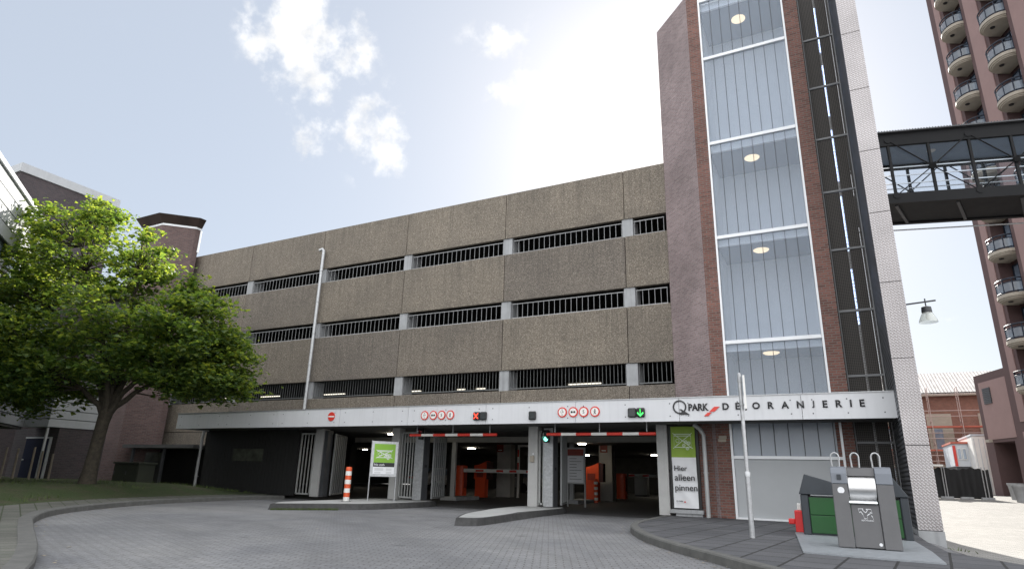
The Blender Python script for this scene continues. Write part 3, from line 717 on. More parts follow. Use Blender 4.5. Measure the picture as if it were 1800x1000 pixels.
def build_signs():
    for gx, where in ((( -12.31, -11.96, -11.63, -11.29), 'red rimmed, in the left set of four on the white fascia'), ((-7.32, -6.97, -6.64, -6.29), 'red rimmed, in the right set of four on the white fascia')):
        for x, d, w in zip(gx, (d_height, d_car, d_text('5', .09), d_walk), ('height limit', 'no vehicles', 'speed five', 'no pedestrians')):
            round_sign(x, 2.83, 'round %s sign, %s' % (w, where), d, 'round prohibition signs on the fascia')
    x, z = -16.44, 2.87
    t = thing('no_entry_sign', 'small red no-entry disc alone at the left of the white fascia', 'road sign', (x, YB-.01, z))
    bm = NB(); lathe(bm, (x, YB-.002, z), [(.16, 0), (.16, .022)], 28, 'y'); obj('red_disc', bm, RED, t)
    bm = NB(); box(bm, x-.15, x+.15, YB-.030, YB-.025, z-.022, z+.022); obj('white_bar', bm, WHITE, t)
    def sig(x, z, cells, label):
        n = len(cells); t = thing('lane_signal', label, 'lane signal', (x, YB-.01, z), 0, 'lane signals on the fascia')
        for i, c in enumerate(cells):
            cx = x+(i-(n-1)/2)*.25; y = YB-.085
            bm = NB(); box(bm, cx-.123, cx+.123, y, YB-.002, z-.132, z+.132); obj('housing', bm, BLACK, t, bevel=.04)
            bm = NB()
            if c == 'x':
                bar(bm, (cx-.075, y-.004, z-.085), (cx+.075, y-.004, z+.085), .006, .03); bar(bm, (cx-.075, y-.0045, z+.085), (cx+.075, y-.0045, z-.085), .006, .03); obj('red_cross', bm, SIG_R, t)
            elif c == 'v':
                bar(bm, (cx, y-.004, z+.1), (cx, y-.004, z-.07), .006, .026)
                bar(bm, (cx-.083, y-.0045, z-.005), (cx+.008, y-.0045, z-.098), .006, .028); bar(bm, (cx+.083, y-.005, z-.005), (cx-.008, y-.005, z-.098), .006, .028); obj('green_arrow', bm, SIG_G, t)
            else:
                box(bm, cx-.09, cx+.09, y-.005, y-.001, z-.1, z+.1); obj('dark_lens', bm, SIG_OFF, t)
    sig(-10.15, 2.77, 'x-', 'black lane signal showing a red cross over the middle entrance')
    sig(-8.3, 2.75, '-', 'single unlit black lane signal box between the two entrances')
    sig(-5.05, 2.77, '-v', 'black lane signal with a green down arrow over the right entrance')
    # lettering
    lg = thing('name_lettering', 'black letters and red parallelograms of the car park name on the white fascia', 'lettering', (-2, YB-.01, 2.75))
    y = YB-.004
    bm = NB(); n = 40; cx, cz, ro, ri = -3.84, 2.90, .185, .148
    for k in range(n):
        a, b = 2*math.pi*k/n, 2*math.pi*(k+1)/n
        p = [(cx+r*math.cos(t), cz+r*math.sin(t)) for r, t in ((ri, a), (ro, a), (ro, b), (ri, b))]
        extr(bm, p, 'y', y-.018, y)
    extr(bm, [(cx-.01, cz-.06), (cx+.05, cz-.06), (cx+.27, cz-.21), (cx+.0, cz-.21), (cx+.0, cz-.165), (cx+.1, cz-.165)], 'y', y-.0185, y-.0005)
    obj('letter', bm, INK, lg)
    xs = -3.62
    text('PARK', INK, 'letter_group', lg, -3.6, y, 2.79, height=.19, width=.53, bold=.028, ext=.018)
    bm = NB()
    extr(bm, [(-3.20, 2.64), (-3.09, 2.64), (-2.99, 2.735), (-3.10, 2.735)], 'y', y-.016, y); obj('red_parallelogram', bm, RED, lg)
    bm = NB(); extr(bm, [(-3.06, 2.755), (-2.92, 2.755), (-2.78, 2.885), (-2.92, 2.885)], 'y', y-.016, y); obj('red_parallelogram', bm, RED, lg)
    px = [1275.5, 1296.5, 1329, 1355, 1380, 1407, 1429.5, 1450.5, 1475, 1496, 1516]
    for ch, p in zip('DEORANJERIE', px):
        q = onY(p, 712, YB)
        text(ch, INK, 'letter', lg, q.x, y, 2.80, height=.175, bold=.028, ext=.018, align='CENTER')
build_signs()

# ---- stair tower
tower = thing('stair_tower', 'tall red brick stair tower with a frosted glass strip and white transoms', 'tower', (-1.5, Y0, 0))
XC, GX0, GX1, BX = -3.2, -2.80, -.10, .32
TOPZ = 17.7
def build_tower():
    bm = NB(); prism(bm, [(XC, Y0), (TL, Y0-XC+TL+2*(XC-TL)), (TL+.3, 20.7), (XC+.12, Y0+.3)], -.1, TOPZ); obj('chamfer_wall', bm, BRICK_LIT, tower)
    bm = NB(); box(bm, XC+.001, GX0, Y0, Y0+.35, -.1, 19.5); obj('left_pier', bm, BRICK, tower)
    bm = NB(); box(bm, GX1, BX, Y0, Y0+.35, -.1, 19.5); obj('right_pier', bm, BRICK, tower)
    bm = NB(); box(bm, TL+.02, TL+.3, 20.75, 27, -.1, TOPZ); box(bm, TL+.3, .3, 26.7, 27, -.1, TOPZ); box(bm, .1, .3, 21.01, 26.69, -.1, TOPZ); obj('rear_wall', bm, BRICK, tower)
    # inner stairwell
    bm = NB(); box(bm, -3.0, -2.85, Y0+.36, 21.39, 0, 17.6); box(bm, -.05, .1, Y0+.36, 21.39, 0, 17.6); box(bm, -3.0, .1, 21.4, 21.55, 0, 17.6); obj('stairwell_wall', bm, INNERW, tower)
    tz = [4.93, 8.28, 11.60, 14.88]
    zs = [3.1] + tz + [17.3]
    seam = []
    for k, (a, b) in enumerate(zip(zs, zs[1:])):
        w = (GX1-GX0-.12)/8
        bm = NB()
        for i in range(8):
            x = GX0+.06+w*i; box(bm, x+.007, x+w-.007, Y0+.05, Y0+.06, a+.06, b-.06)
        obj('glass_panes', bm, CHGLASS, tower)
        bm = NB()
        for i in range(1, 8):
            x = GX0+.06+w*i; box(bm, x-.006, x+.006, Y0+.04, Y0+.085, a+.06, b-.06)
        obj('pane_joints', bm, STEEL_D, tower)
    for z in tz + [17.3]:
        bm = NB(); box(bm, GX0+.055, GX1-.055, Y0-.02, Y0+.10, z-.055, z+.055); obj('transom', bm, ALU, tower, bevel=.01)
    for x in (GX0+.025, GX1-.025):
        bm = NB(); box(bm, x-.028, x+.028, Y0-.01, Y0+.10, 3.05, 17.4); obj('mullion', bm, ALU, tower)
    for z in (4.93, 8.28, 11.60, 17.25):
        bm = NB(); box(bm, GX0-.03, GX1+.03, Y0+.30, 21.39, z-.14, z+.06); obj('landing', bm, LANDING, tower)
        bm = NB(); box(bm, GX0+.03, GX1-.03, Y0+.22, Y0+.295, z-.24, z+.05); obj('slab_edge', bm, INNERW, tower)
        bm = NB(); lathe(bm, (-1.60, 20.25, z-.19), [(.20, 0), (.24, .03), (.24, .045)], 24); obj('ceiling_lamp', bm, LAMPS, tower, smooth=True)
    bm = NB(); box(bm, GX0-.05, GX1+.05, Y0+.02, Y0+.3, 17.36, 19.4); obj('top_panel', bm, FASCIA, tower)
    # ground storey: glazed strip and grey panel
    gx0, gx1 = -2.78, .02
    bm = NB(); box(bm, gx0, gx1, Y0+.04, Y0+.09, .02, 1.62); obj('grey_panel', bm, plain('grey_door_panel', (.42, .44, .455), .5, var=.05, scale=.8), tower)
    bm = NB()
    box(bm, gx0-.03, gx0+.03, Y0-.03, Y0+.035, 0, 2.6); box(bm, gx1-.03, gx1+.03, Y0-.03, Y0+.035, 0, 2.6)
    box(bm, gx0+.03, gx1-.03, Y0-.03, Y0+.035, 1.6, 1.68); box(bm, gx0+.03, gx1-.03, Y0-.03, Y0+.035, 0, .05); obj('white_frame', bm, ALU, tower)
    bm = NB(); w = (gx1-gx0-.06)/7.4
    for i in range(8):
        x = gx0+.03+w*i; box(bm, x+.006, min(x+w-.006, gx1-.035), Y0+.06, Y0+.07, 1.68, 2.6)
    obj('glass_panes', bm, CHGLASS2, tower)
    bm = NB()
    for i in range(1, 8):
        x = gx0+.03+w*i; box(bm, x-.009, x+.009, Y0+.04, Y0+.08, 1.69, 2.6)
    obj('pane_joints', bm, STEEL_D, tower)
    bm = NB(); box(bm, gx0, gx1, Y0+.5, Y0+.6, 1.5, 2.6); obj('room_behind', bm, plain('lower_room_grey', (.24, .24, .22), .8), tower)
    bm = NB(); box(bm, BX-.3, BX+.02, Y0-.004, Y0+.3, 0, 2.6); 
    bm.free()
INNERW = plain('stairwell_white', (.86, .87, .88), .8, var=.03)
LANDING = plain('landing_concrete', (.13, .17, .24), .8, var=.08)
def chg2():
    m = CHGLASS.copy(); m.name = 'lower_channel_glass'
    for n in m.node_tree.nodes:
        if n.type == 'MIX_SHADER': n.inputs[0].default_value = .5
    return m
CHGLASS2 = chg2()
build_tower()
# ---- lift shaft
shaft = thing('lift_shaft', 'dark wire mesh lift shaft with a blue light strip beside the tread plate column', 'lift shaft', (.8, Y0+.2, 0))
def build_shaft():
    YM = 19.2; x0, x1 = BX+.02, 1.24
    jz = [.0, 2.05, 3.81, 5.63, 7.46, 9.29, 11.07, 12.88, 14.67, 16.5, 18.3]
    for a, b in zip(jz, jz[1:]):
        bm = NB(); quad(bm, (x0+.03, YM, a+.03), (x1-.03, YM, a+.03), (x1-.03, YM, b-.03), (x0+.03, YM, b-.03)); obj('mesh_panel', bm, MESH, shaft)
        bm = NB(); box(bm, x0+.001, x1-.001, YM-.03, YM+.03, b-.03, b+.03)
        box(bm, x0, x0+.03, YM-.025, YM+.03, a+.03, b-.03); box(bm, x1-.035, x1-.001, YM-.025, YM+.03, a+.03, b-.03); obj('mesh_frame', bm, STEEL_G, shaft)
    bm = NB(); box(bm, x0-.0, x1, 20.85, 21.0, 0, 18.1); box(bm, .13, .31, YM+.2, 20.85, 0, 18.1); obj('shaft_wall', bm, SHAFTW, shaft)
    # guide rail with light strip
    for z0, z1 in ((5.3, 6.95), (7.5, 9.2), (9.75, 11.45), (12.0, 13.8), (14.35, 16.0)):
        bm = NB(); z = z0
        while z < z1: box(bm, .808, .842, 19.5, 19.53, z, z+.085); z += .11
        obj('light_strip', bm, LEDB, shaft)
    bm = NB(); box(bm, .80, .85, 19.54, 19.58, 0, 17.8); obj('guide_rail', bm, GALV, shaft)
    # tread plate column
    zj = [.1, 1.85, 3.78, 5.6, 7.4, 9.1, 10.9, 12.66, 14.5, 16.3, 18.1]
    for a, b in zip(zj, zj[1:]):
        bm = NB(); box(bm, 1.245, 1.70, 16.5, 16.53, a+.008, b-.008); obj('tread_plate', bm, TREAD, shaft)
    bm = NB(); box(bm, 1.25, 1.69, 16.535, 20.85, .0, 18.1); obj('ribbed_side', bm, RIBBED, shaft)
    bm = NB(); box(bm, 1.235, 1.71, 16.48, 20.87, -.45, .095); obj('concrete_plinth', bm, CONC, shaft)
STEEL_G = plain('mesh_frame_steel', (.17, .175, .18), .5, .3, var=.15)
SHAFTW = plain('shaft_dark_wall', (.022, .02, .02), .8, var=.2)
build_shaft()

# ---- bracket lamp on the lift shaft
def wall_lamp():
    t = thing('bracket_lamp', 'street lamp with a conical opal glass shade on a bracket arm beside the lift shaft', 'lamp', (1.7, 18.5, 5.5))
    bm = NB(); tube(bm, [(1.70, 18.5, 5.49), (2.56, 18.5, 5.55)], .022); box(bm, 1.70, 1.73, 18.44, 18.56, 5.4, 5.58); obj('arm', bm, STEEL_D, t)
    x = 2.33
    bm = NB(); tube(bm, [(x, 18.5, 5.62), (x, 18.5, 5.38)], .016); lathe(bm, (x, 18.5, 5.24), [(.115, 0), (.12, .03), (.11, .15), (.05, .17)], 20); obj('lamp_cap', bm, STEEL_D, t, smooth=True)
    bm = NB(); n = 28; r = [(.12, 5.235), (.20, 5.05), (.215, 4.99)]
    rings = [[bm.verts.new((x+q*math.cos(2*math.pi*k/n), 18.5+q*math.sin(2*math.pi*k/n), z)) for k in range(n)] for q, z in r]
    for a, b in zip(rings, rings[1:]):
        for k in range(n): bm.faces.new((a[k], a[(k+1) % n], b[(k+1) % n], b[k]))
    obj('shade', bm, OPAL, t, smooth=True)
    bm = NB(); lathe(bm, (x, 18.5, 5.06), [(.02, 0), (.05, .03), (.045, .12), (.02, .15)], 14); obj('bulb', bm, WHITE, t, smooth=True)
wall_lamp()

# ---- posts, gates under the canopy
def post(x0, x1, label, z0=.0, reader=False):
    t = thing('canopy_post', label, 'post', ((x0+x1)/2, Y0, z0), 0, 'pale posts under the canopy')
    bm = NB(); box(bm, x0, x1, Y0, Y0+.34, z0, 2.56); obj('shaft', bm, POSTC, t, bevel=.012)
    if reader:
        xr = x0+.17
        bm = NB(); box(bm, xr-.07, xr+.07, Y0-.09, Y0-.002, 1.42, 1.62); obj('card_reader', bm, BEIGE, t, bevel=.015)
        bm = NB(); lathe(bm, (xr+.02, Y0-.002, 1.68), [(.03, 0), (.03, .012)], 14, 'y'); obj('round_sticker', bm, PAPER, t)
    else:
        bm = NB(); box(bm, x1+.001, x1+.012, Y0+.12, Y0+.2, 1.2, 1.28); obj('lock_plate', bm, STEEL_D, t)
post(-18.68, -18.27, 'widest pale grey post at the left end of the gates beside the black boarding', .0)
post(-14.86, -14.52, 'slim pale post behind the green No cash sign', ZI)
post(-9.22, -8.88, 'pale post with a card reader box between the two open entrances', ZI, True)
post(-4.94, -4.62, 'pale grey post at the right beside the green and white banner', .0)
def leaf(bm, p0, p1, nb, z0, z1, w=.05):
    p0, p1 = Vector(p0), Vector(p1)
    for z in (z0+.03, z1-.03): bar(bm, (p0.x, p0.y, z), (p1.x, p1.y, z), .05, .06)
    for i in range(nb):
        p = p0.lerp(p1, i/(nb-1)); ww = w if i in (0, nb-1) else w*.7
        bar(bm, (p.x, p.y, z0), (p.x, p.y, z1), ww, ww)
def gate(label, xa, na, xs0, xs1, fold, z0):
    """folding bar gate: flat leaf beside the post, stile, and a leaf folded back inside"""
    t = thing('folding_gate', label, 'gate', (xs0, Y0, z0), 0, 'folded bar gates at the entrances')
    if xs1 == xs0:
        bm = NB(); box(bm, -18.255, -18.08, Y0+.06, Y0+.34, .02, 2.5); obj('folding_hinge_plate', bm, STEEL_D, t)
    if na:
        bm = NB(); leaf(bm, (xa, Y0+.12, 0), (xs0-.05, Y0+.12, 0), na, z0+.06, 2.42); obj('flat_leaf', bm, GATEG, t)
    if xs1 > xs0:
        bm = NB(); box(bm, xs0, xs1, Y0+.02, Y0+.14, z0+.02, 2.5); obj('stile', bm, GALV, t)
        bm = NB(); box(bm, xs1+.001, xs1+.03, Y0+.02, Y0+.36, z0+.02, 2.5); obj('folding_hinge_plate', bm, STEEL_D, t)
        bm = NB(); box(bm, xs1+.032, xs1+.05, Y0+.14, Y0+.22, 1.18, 1.27); obj('lock', bm, BLACK, t)
    (a, b), n = fold
    bm = NB(); leaf(bm, a, b, n, z0+.06, 2.40, .055); obj('folded_leaf', bm, GATEG2, t)
GATEG = plain('gate_bar_grey', (.40, .41, .40), .5, .2, var=.1)
GATEG2 = plain('gate_bar_darker', (.30, .31, .31), .5, .2, var=.1)
gate('grey bar gate folded beside the wide left post and black boarding', -19.52, 5, -18.75, -18.75, (((-18.0, 19.42), (onY(606, 800, 21.0).x, 21.0)), 7), .0)
gate('grey bar gate folded between the No cash sign and the middle entrance', -14.45, 6, -13.78, -13.42, (((-13.28, 19.5), (onY(783, 800, 21.2).x, 21.2)), 7), ZI)
gate('grey bar gate folded beside the card reader post at the right entrance', -8.84, 2, -8.66, -8.34, (((-8.24, 19.5), (onY(995, 820, 21.2).x, 21.2)), 6), ZI)
def inner_post(px0, px1, pyb, label):
    a = onZ(px0, pyb, ROAD+.02); b = onY(px1, pyb, a.y)
    t = thing('inner_gate_post', label, 'post', (a.x, a.y, 0), 0, 'dark posts inside the entrances')
    bm = NB(); box(bm, a.x, b.x, a.y, a.y+.12, ROAD+.02, 2.55); obj('shaft', bm, STEEL_P, t)
    bm = NB(); box(bm, a.x-.25, b.x+.35, a.y-.35, a.y+1.6, ROAD-.02, ROAD+.16); obj('concrete_footing', bm, CONC, t)
inner_post(790, 797, 878, 'dark grey gate post on a low concrete block inside the middle entrance')
inner_post(1001, 1008, 884, 'dark grey gate post on a low concrete block inside the right entrance')

# ---- hanging height bars
def height_bar(x0, x1, z, cols, chains, label, y=17.95):
    t = thing('height_limit_bar', label, 'height bar', ((x0+x1)/2, y, z), 0, 'hanging height limit bars')
    n = len(cols); w = (x1-x0)/n
    for i, k in enumerate(cols):
        bm = NB(); tube(bm, [(x0+w*i, y, z), (x0+w*(i+1), y, z)], .047, 14)
        obj('red_band' if k == 'r' else 'white_band', bm, RED if k == 'r' else WHITE, t, smooth=True)
    for x in chains:
        bm = NB(); zz = z+.045; k = 0
        while zz < 2.55:
            if k % 2: box(bm, x-.014, x+.014, y-.004, y+.004, zz, zz+.035)
            else: box(bm, x-.004, x+.004, y-.014, y+.014, zz, zz+.035)
            zz += .028; k += 1
        obj('chain', bm, GALV, t)
height_bar(-13.26, -9.85, 2.23, 'rwrwrwr', (-12.98, -11.52, -10.1), 'faded red and white height bar hung on chains over the middle entrance')
height_bar(-8.07, -4.67, 2.23, 'rwrwrwr', (-7.8, -6.36, -4.93), 'bright red and white height bar hung on chains over the right entrance')
def traffic_light(px, py, label, green):
    p = onY(px, py, 18.7); x, z = p.x, p.z
    t = thing('traffic_light', label, 'traffic light', (x, 18.75, z), 0, 'small traffic lights at the entrances')
    bm = NB(); box(bm, x-.09, x+.09, 18.72, 18.86, z-.2, z+.2); obj('housing', bm, BLACK, t, bevel=.03)
    for dz, m, nm in ((.1, LAMP_R if not green else SIG_OFF, 'red_lens'), (-.09, LAMP_G if green else LAMP_GO, 'green_lens')):
        bm = NB(); lathe(bm, (x, 18.718, z+dz), [(.075, 0), (.07, .012), (.04, .03)], 18, 'y'); obj(nm, bm, m, t, smooth=True)
        bm = NB()
        for k in range(9):
            a0, a1 = math.pi*k/9, math.pi*(k+1)/9
            quad(bm, (x+.085*math.cos(a0), 18.72, z+dz+.085*math.sin(a0)), (x+.085*math.cos(a1), 18.72, z+dz+.085*math.sin(a1)), (x+.085*math.cos(a1), 18.58, z+dz+.08*math.sin(a1)), (x+.085*math.cos(a0), 18.58, z+dz+.08*math.sin(a0)))
        obj('hood', bm, BLACK, t)
traffic_light(738, 762, 'unlit red and green traffic light at the middle entrance gate', False)
traffic_light(959, 766, 'lit green traffic light at the right entrance gate post', True)

# ---- the banner beside the right entrance
def cash_symbol(t, frame, u0, v0, w, h, mat):
    bm = NB()
    def line(a, b, th): 
        pa, pb = frame(u0+a[0]*w, v0+a[1]*h, .002), frame(u0+b[0]*w, v0+b[1]*h, .002)
        bar(bm, pa, pb, .003, th)
    th = .022*w/.7
    for a, b in (((.06, .05), (.94, .05)), ((.06, .95), (.94, .95)), ((.06, .05), (.06, .95)), ((.94, .05), (.94, .95)), ((.0, -.02), (1., 1.02)), ((.0, 1.02), (1., -.02)), ((.06, .83), (.94, .83))): line(a, b, th)
    def ring(cu, cv, r, tt):
        n = 18
        for k in range(n):
            a0, a1 = 2*math.pi*k/n, 2*math.pi*(k+1)/n
            q = [frame(u0+cu*w+rr*math.cos(t_), v0+cv*h+rr*math.sin(t_), .003) for rr, t_ in ((r-tt, a0), (r, a0), (r, a1), (r-tt, a1))]
            bm.faces.new([bm.verts.new(p) for p in q])
    r = .085*w
    for cu, cv in ((.66, .42), (.82, .34), (.56, .18), (.74, -.02)): ring(cu, cv, r, .016*w/.7); ring(cu, cv, r*.5, .012*w/.7)
    ring(.24, .5, .1*w, .014*w/.7)
    obj('crossed_cash_symbol', bm, mat, t)
def banner():
    x0, x1, z0, z1 = -4.50, -3.80, .22, 2.5
    t = thing('banner', 'green and white cloth banner reading Hier alleen pinnen beside the right entrance', 'banner', (-4.15, Y0, .1))
    bm = NB(); box(bm, x0-.08, x1+.08, Y0+.05, Y0+.12, .12, 2.55); obj('backing_frame', bm, BLACK, t)
    bm = NB(); box(bm, x0-.1, x1+.14, Y0-.08, Y0+.04, .08, .18); obj('sill', bm, CONC, t)
    bm = NB(); box(bm, x0+.05, x1+.1, Y0-.03, Y0+.1, -.02, .076); obj('base_block', bm, CONC, t)
    def wav(u, v): return Y0+.0 + .016*math.sin(u*9+v*3.1) + .012*mnoise.noise(Vector((u*3, v*2.2, 1)))*2 + .006*math.sin(v*13+u*17)
    zg = 1.62
    for nm, a, b, m in (('green_cloth', zg, z1, GREENB), ('white_cloth', z0, zg, PAPER)):
        bm = NB(); nx, nz = 18, 40
        g = [[bm.verts.new((x0+(x1-x0)*i/nx, wav((x1-x0)*i/nx, a+(b-a)*j/nz-z0), a+(b-a)*j/nz)) for i in range(nx+1)] for j in range(nz+1)]
        for j in range(nz):
            for i in range(nx): bm.faces.new((g[j][i], g[j][i+1], g[j+1][i+1], g[j+1][i]))
        obj(nm, bm, m, t, smooth=True)
    fr = lambda u, v, d: Vector((x0+u, Y0-.062-d, z0+v))
    cash_symbol(t, fr, .07, 1.66, .56, .42, PALEG)
    for i, s in enumerate(('Hier', 'alleen', 'pinnen')):
        text(s, INK, 'lettering', t, .07, 0, 1.02-i*.27, height=(.205, .205, .235)[i] if i < 2 else .235, bold=.008, ext=.003, frame=fr) if False else \
        text(s, INK, 'lettering', t, .07, 0, (1.02, .75, .42)[i], width=(.37, .57, .63)[i], bold=.008, ext=.003, frame=fr)
    text('Q PARK', INK, 'small_lettering', t, .09, 0, .16, width=.2, bold=.01, ext=.003, frame=fr)
    bm = NB(); box(bm, x0+.31, x0+.35, Y0-.066, Y0-.062, z0+.15, z0+.19); obj('red_mark', bm, RED, t)
banner()
def no_cash_sign():
    c = Vector((-14.15, 17.75, ZI)); d = (Vector((0, 0, 0))-c); d.z = 0; d.normalize()
    ang = math.atan2(d.y, d.x)+math.pi/2+R(4)
    t = thing('poster_stand', 'green and white No cash poster in an aluminium frame on two legs', 'sign', c, ang)
    W2 = .46; H = 1.18; zb = .78
    for s in (-1, 1):
        bm = NB(); tube(bm, [(s*(W2-.015), 0, 0), (s*(W2-.015), 0, zb+H+.02 if s < 0 else zb+.05)], .02, 10); lathe(bm, (s*(W2-.015), 0, 0), [(.07, 0), (.07, .012)], 12); obj('leg', bm, GALV, t, local=True)
    bm = NB(); box(bm, -W2, W2, -.05, .0, zb, zb+H); obj('frame', bm, GALV, t, bevel=.012, local=True)
    fr = lambda u, v, dd: Vector((-W2+.1+u, -.054-dd, zb+.09+v))
    w, h = 2*W2-.2, H-.18
    def pane(nm, v0, v1, m):
        bm = NB(); p = [fr(u, v, dd) for dd in (-.003, .001) for v in (v0, v1) for u in (0, w)]
        vs = [bm.verts.new(q) for q in p]
        for f in ((4, 5, 7, 6), (0, 2, 3, 1), (0, 1, 5, 4), (2, 6, 7, 3), (0, 4, 6, 2), (1, 3, 7, 5)): bm.faces.new([vs[i] for i in f])
        obj(nm, bm, m, t, local=True)
    pane('white_field', 0, h*.235, PAPER); pane('black_strip', h*.237, h*.375, BLACK); pane('green_field', h*.377, h, GREENP)
    text('No cash', PAPER, 'lettering', t, .04, 0, h*.27, height=h*.075, bold=.015, ext=.003, frame=lambda u, v, dd: fr(u, v, dd+.002), local=True)
    old = ORG.get(t.name); ORG[t.name] = Vector((0, 0, 0))
    cash_symbol(t, lambda u, v, dd: fr(u, v, dd+.002), .07, h*.53, w-.16, h*.26, PAPER)
    bm = NB()
    for i, v in enumerate((.18, .15, .12, .06, .03)):
        a, b = fr(.05, h*v, .003), fr(.05+w*(.42 if i < 3 else .3), h*v, .003); bar(bm, a, b, .002, .01)
        a, b = fr(w*.62, h*v, .003), fr(w*.88, h*v, .003); bar(bm, a, b, .002, .01)
    obj('small_print', bm, STEEL_P, t, local=True)
    ORG[t.name] = old
no_cash_sign()
def bollard(p, h, r, n, label, first='r'):
    t = thing('bollard', label, 'bollard', p, 0, 'red and white bollards')
    x, y, z = p
    for i in range(n):
        red = (n-1-i) % 2 == 0; z0, z1 = z+h*i/n, z+h*(i+1)/n
        prof = [(r, 0), (r, z1-z0)] if i < n-1 else [(r, 0), (r, z1-z0-.03), (r*.85, z1-z0)]
        bm = NB(); lathe(bm, (x, y, z0), prof, 18); obj('red_band' if red else 'white_band', bm, REDPL2 if red else WHITE, t, smooth=True)
    bm = NB(); lathe(bm, (x, y, z-.005), [(r*1.6, 0), (r*1.6, .015)], 18); obj('foot_ring', bm, STEEL_D, t)
REDPL2 = plain('bollard_orange_red', (.68, .10, .03), .45, var=.08)
pb = onZ(608, 880.5, ZI); bollard((pb.x, pb.y, ZI), 1.07, .098, 8, 'thick red and white striped bollard on the left traffic island')
pb = onZ(1048, 884, ROAD); bollard((pb.x, pb.y, ROAD+.012), 1.03, .09, 9, 'thin red and white bollard in front of the red ticket machine inside the right entrance')

# ---- machines inside
def tbase(px, py, z=ROAD+.012): return onZ(px, py, z)
def barrier_cabinet(px, py, w, h, label):
    p = tbase(px, py); t = thing('barrier_cabinet', label, 'barrier cabinet', p, 0, 'red barrier cabinets')
    x, y, z = p
    bm = NB(); n = 12; pts = [(x-w/2, y+.45), (x+w/2, y+.45)] + [(x+w/2*math.cos(math.pi*k/n), y+.12-.12*math.sin(math.pi*k/n)) for k in range(n+1)]
    prism(bm, pts, z, z+h); obj('housing', bm, REDOR, t, bevel=.02)
    bm = NB(); box(bm, x+w/2+.001, x+w/2+.03, y+.15, y+.4, z+h*.3, z+h*.9); obj('side_door', bm, REDDK, t)
    return p
REDDK = plain('dark_machine_red', (.25, .035, .02), .5, var=.1)
def arm(px0, px1, py, Y, reds, label, hub=True):
    a = onY(px0, py, Y); b = onY(px1, py, Y); z = a.z
    t = thing('parking_barrier', label, 'barrier arm', a, 0, 'white and red barrier arms')
    bm = NB(); box(bm, a.x, b.x, Y, Y+.06, z-.085, z+.085); obj('boom', bm, WHITE, t, bevel=.01)
    for u, v in reds:
        bm = NB(); box(bm, a.x+(b.x-a.x)*u, a.x+(b.x-a.x)*v, Y-.004, Y-.001, z-.05, z+.05); obj('red_reflector', bm, RED, t)
    if hub:
        bm = NB(); box(bm, a.x-.02, a.x+.1, Y-.03, Y+.0-.005, z-.06, z+.06); obj('hub', bm, STEEL_D, t)
p = barrier_cabinet(804, 873.5, .46, 1.5, 'round fronted red barrier cabinet at the left of the middle entrance')
arm(811, 930, 826, p.y+.1, ((.22, .34), (.53, .63), (.72, .82), (.96, 1)), 'long white barrier arm with red blocks closing the middle entrance')
p = barrier_cabinet(1091, 876, .52, 1.35, 'dark red barrier cabinet deep inside the right entrance')
arm(1105, 1165, 835, p.y+.1, ((.0, .18), (.42, .6)), 'white barrier arm with red blocks inside the right entrance', False)
p2 = tbase(700, 868); arm(653, 690, 820, p2.y, ((.0, .4), (.75, .95)), 'short end of a red and white barrier arm behind the No cash sign', False)
def ticket_machine(px, py, w, h, flip, label):
    p = tbase(px, py); t = thing('ticket_machine', label, 'ticket machine', p, 0, 'red ticket machines')
    x, y, z = p
    bm = NB(); s = -1 if flip else 1
    top = [(x+s*w/2*(1-2*k/10)*1.12, z+h-.3*math.sin(math.pi*(k/10)*.5+.0)*.7 + (.0)) for k in range(11)]
    pts = [(x+s*w*.56, z+h*.5), (x+s*w/2*1.12, z+h)] + top[1:] + [(x-s*w*.56, z+h*.5)]
    extr(bm, pts, 'y', y, y+.42); obj('head', bm, REDOR, t)
    bm = NB(); box(bm, x-w*.46, x+w*.46, y+.04, y+.38, z, z+h*.5); obj('pedestal', bm, REDOR, t)
    bm = NB(); box(bm, x-w*.3, x+w*.3, y-.012, y-.002, z+h*.55, z+h*.72); obj('panel', bm, REDDK, t)
    bm = NB(); xs = x+s*w*.565; box(bm, min(xs, xs+s*.2), max(xs, xs+s*.2), y+.05, y+.4, z+h*.5, z+h*.98); obj('side_module', bm, BLACKRED, t)
BLACKRED = plain('machine_dark_module', (.05, .012, .012), .5)
ticket_machine(842, 873.5, .62, 1.75, False, 'red ticket machine with a scooped top behind the middle barrier arm')
ticket_machine(1040, 881, .66, 1.78, False, 'red ticket machine beside the white notice board in the right entrance')
def notice_board():
    a = onY(998, 800, 23.6); b = onY(1026, 848, 23.6)
    t = thing('notice_board', 'white tariff notice board with a red header inside the right entrance', 'notice board', (a.x, 23.6, 0))
    bm = NB(); box(bm, a.x-.06, b.x+.06, 23.6, 23.64, b.z-.05, a.z+.3); obj('frame', bm, STEEL_P, t)
    bm = NB(); box(bm, a.x, b.x, 23.585, 23.598, b.z, a.z-.02); obj('white_sheet', bm, PAPER, t)
    bm = NB(); box(bm, a.x, b.x, 23.58, 23.598, a.z, a.z+.24); obj('red_header', bm, REDDK, t)
    bm = NB()
    for i in range(8): box(bm, a.x+.08, a.x+.08+(.3 if i % 3 else .5), 23.578, 23.583, b.z+.12+i*.11, b.z+.135+i*.11)
    obj('printed_lines', bm, STEEL_D, t)
    bm = NB()
    for x in (a.x-.03, b.x+.03): box(bm, x-.025, x+.025, 23.65, 23.7, ROAD, a.z+.3)
    obj('legs', bm, STEEL_P, t)
notice_board()
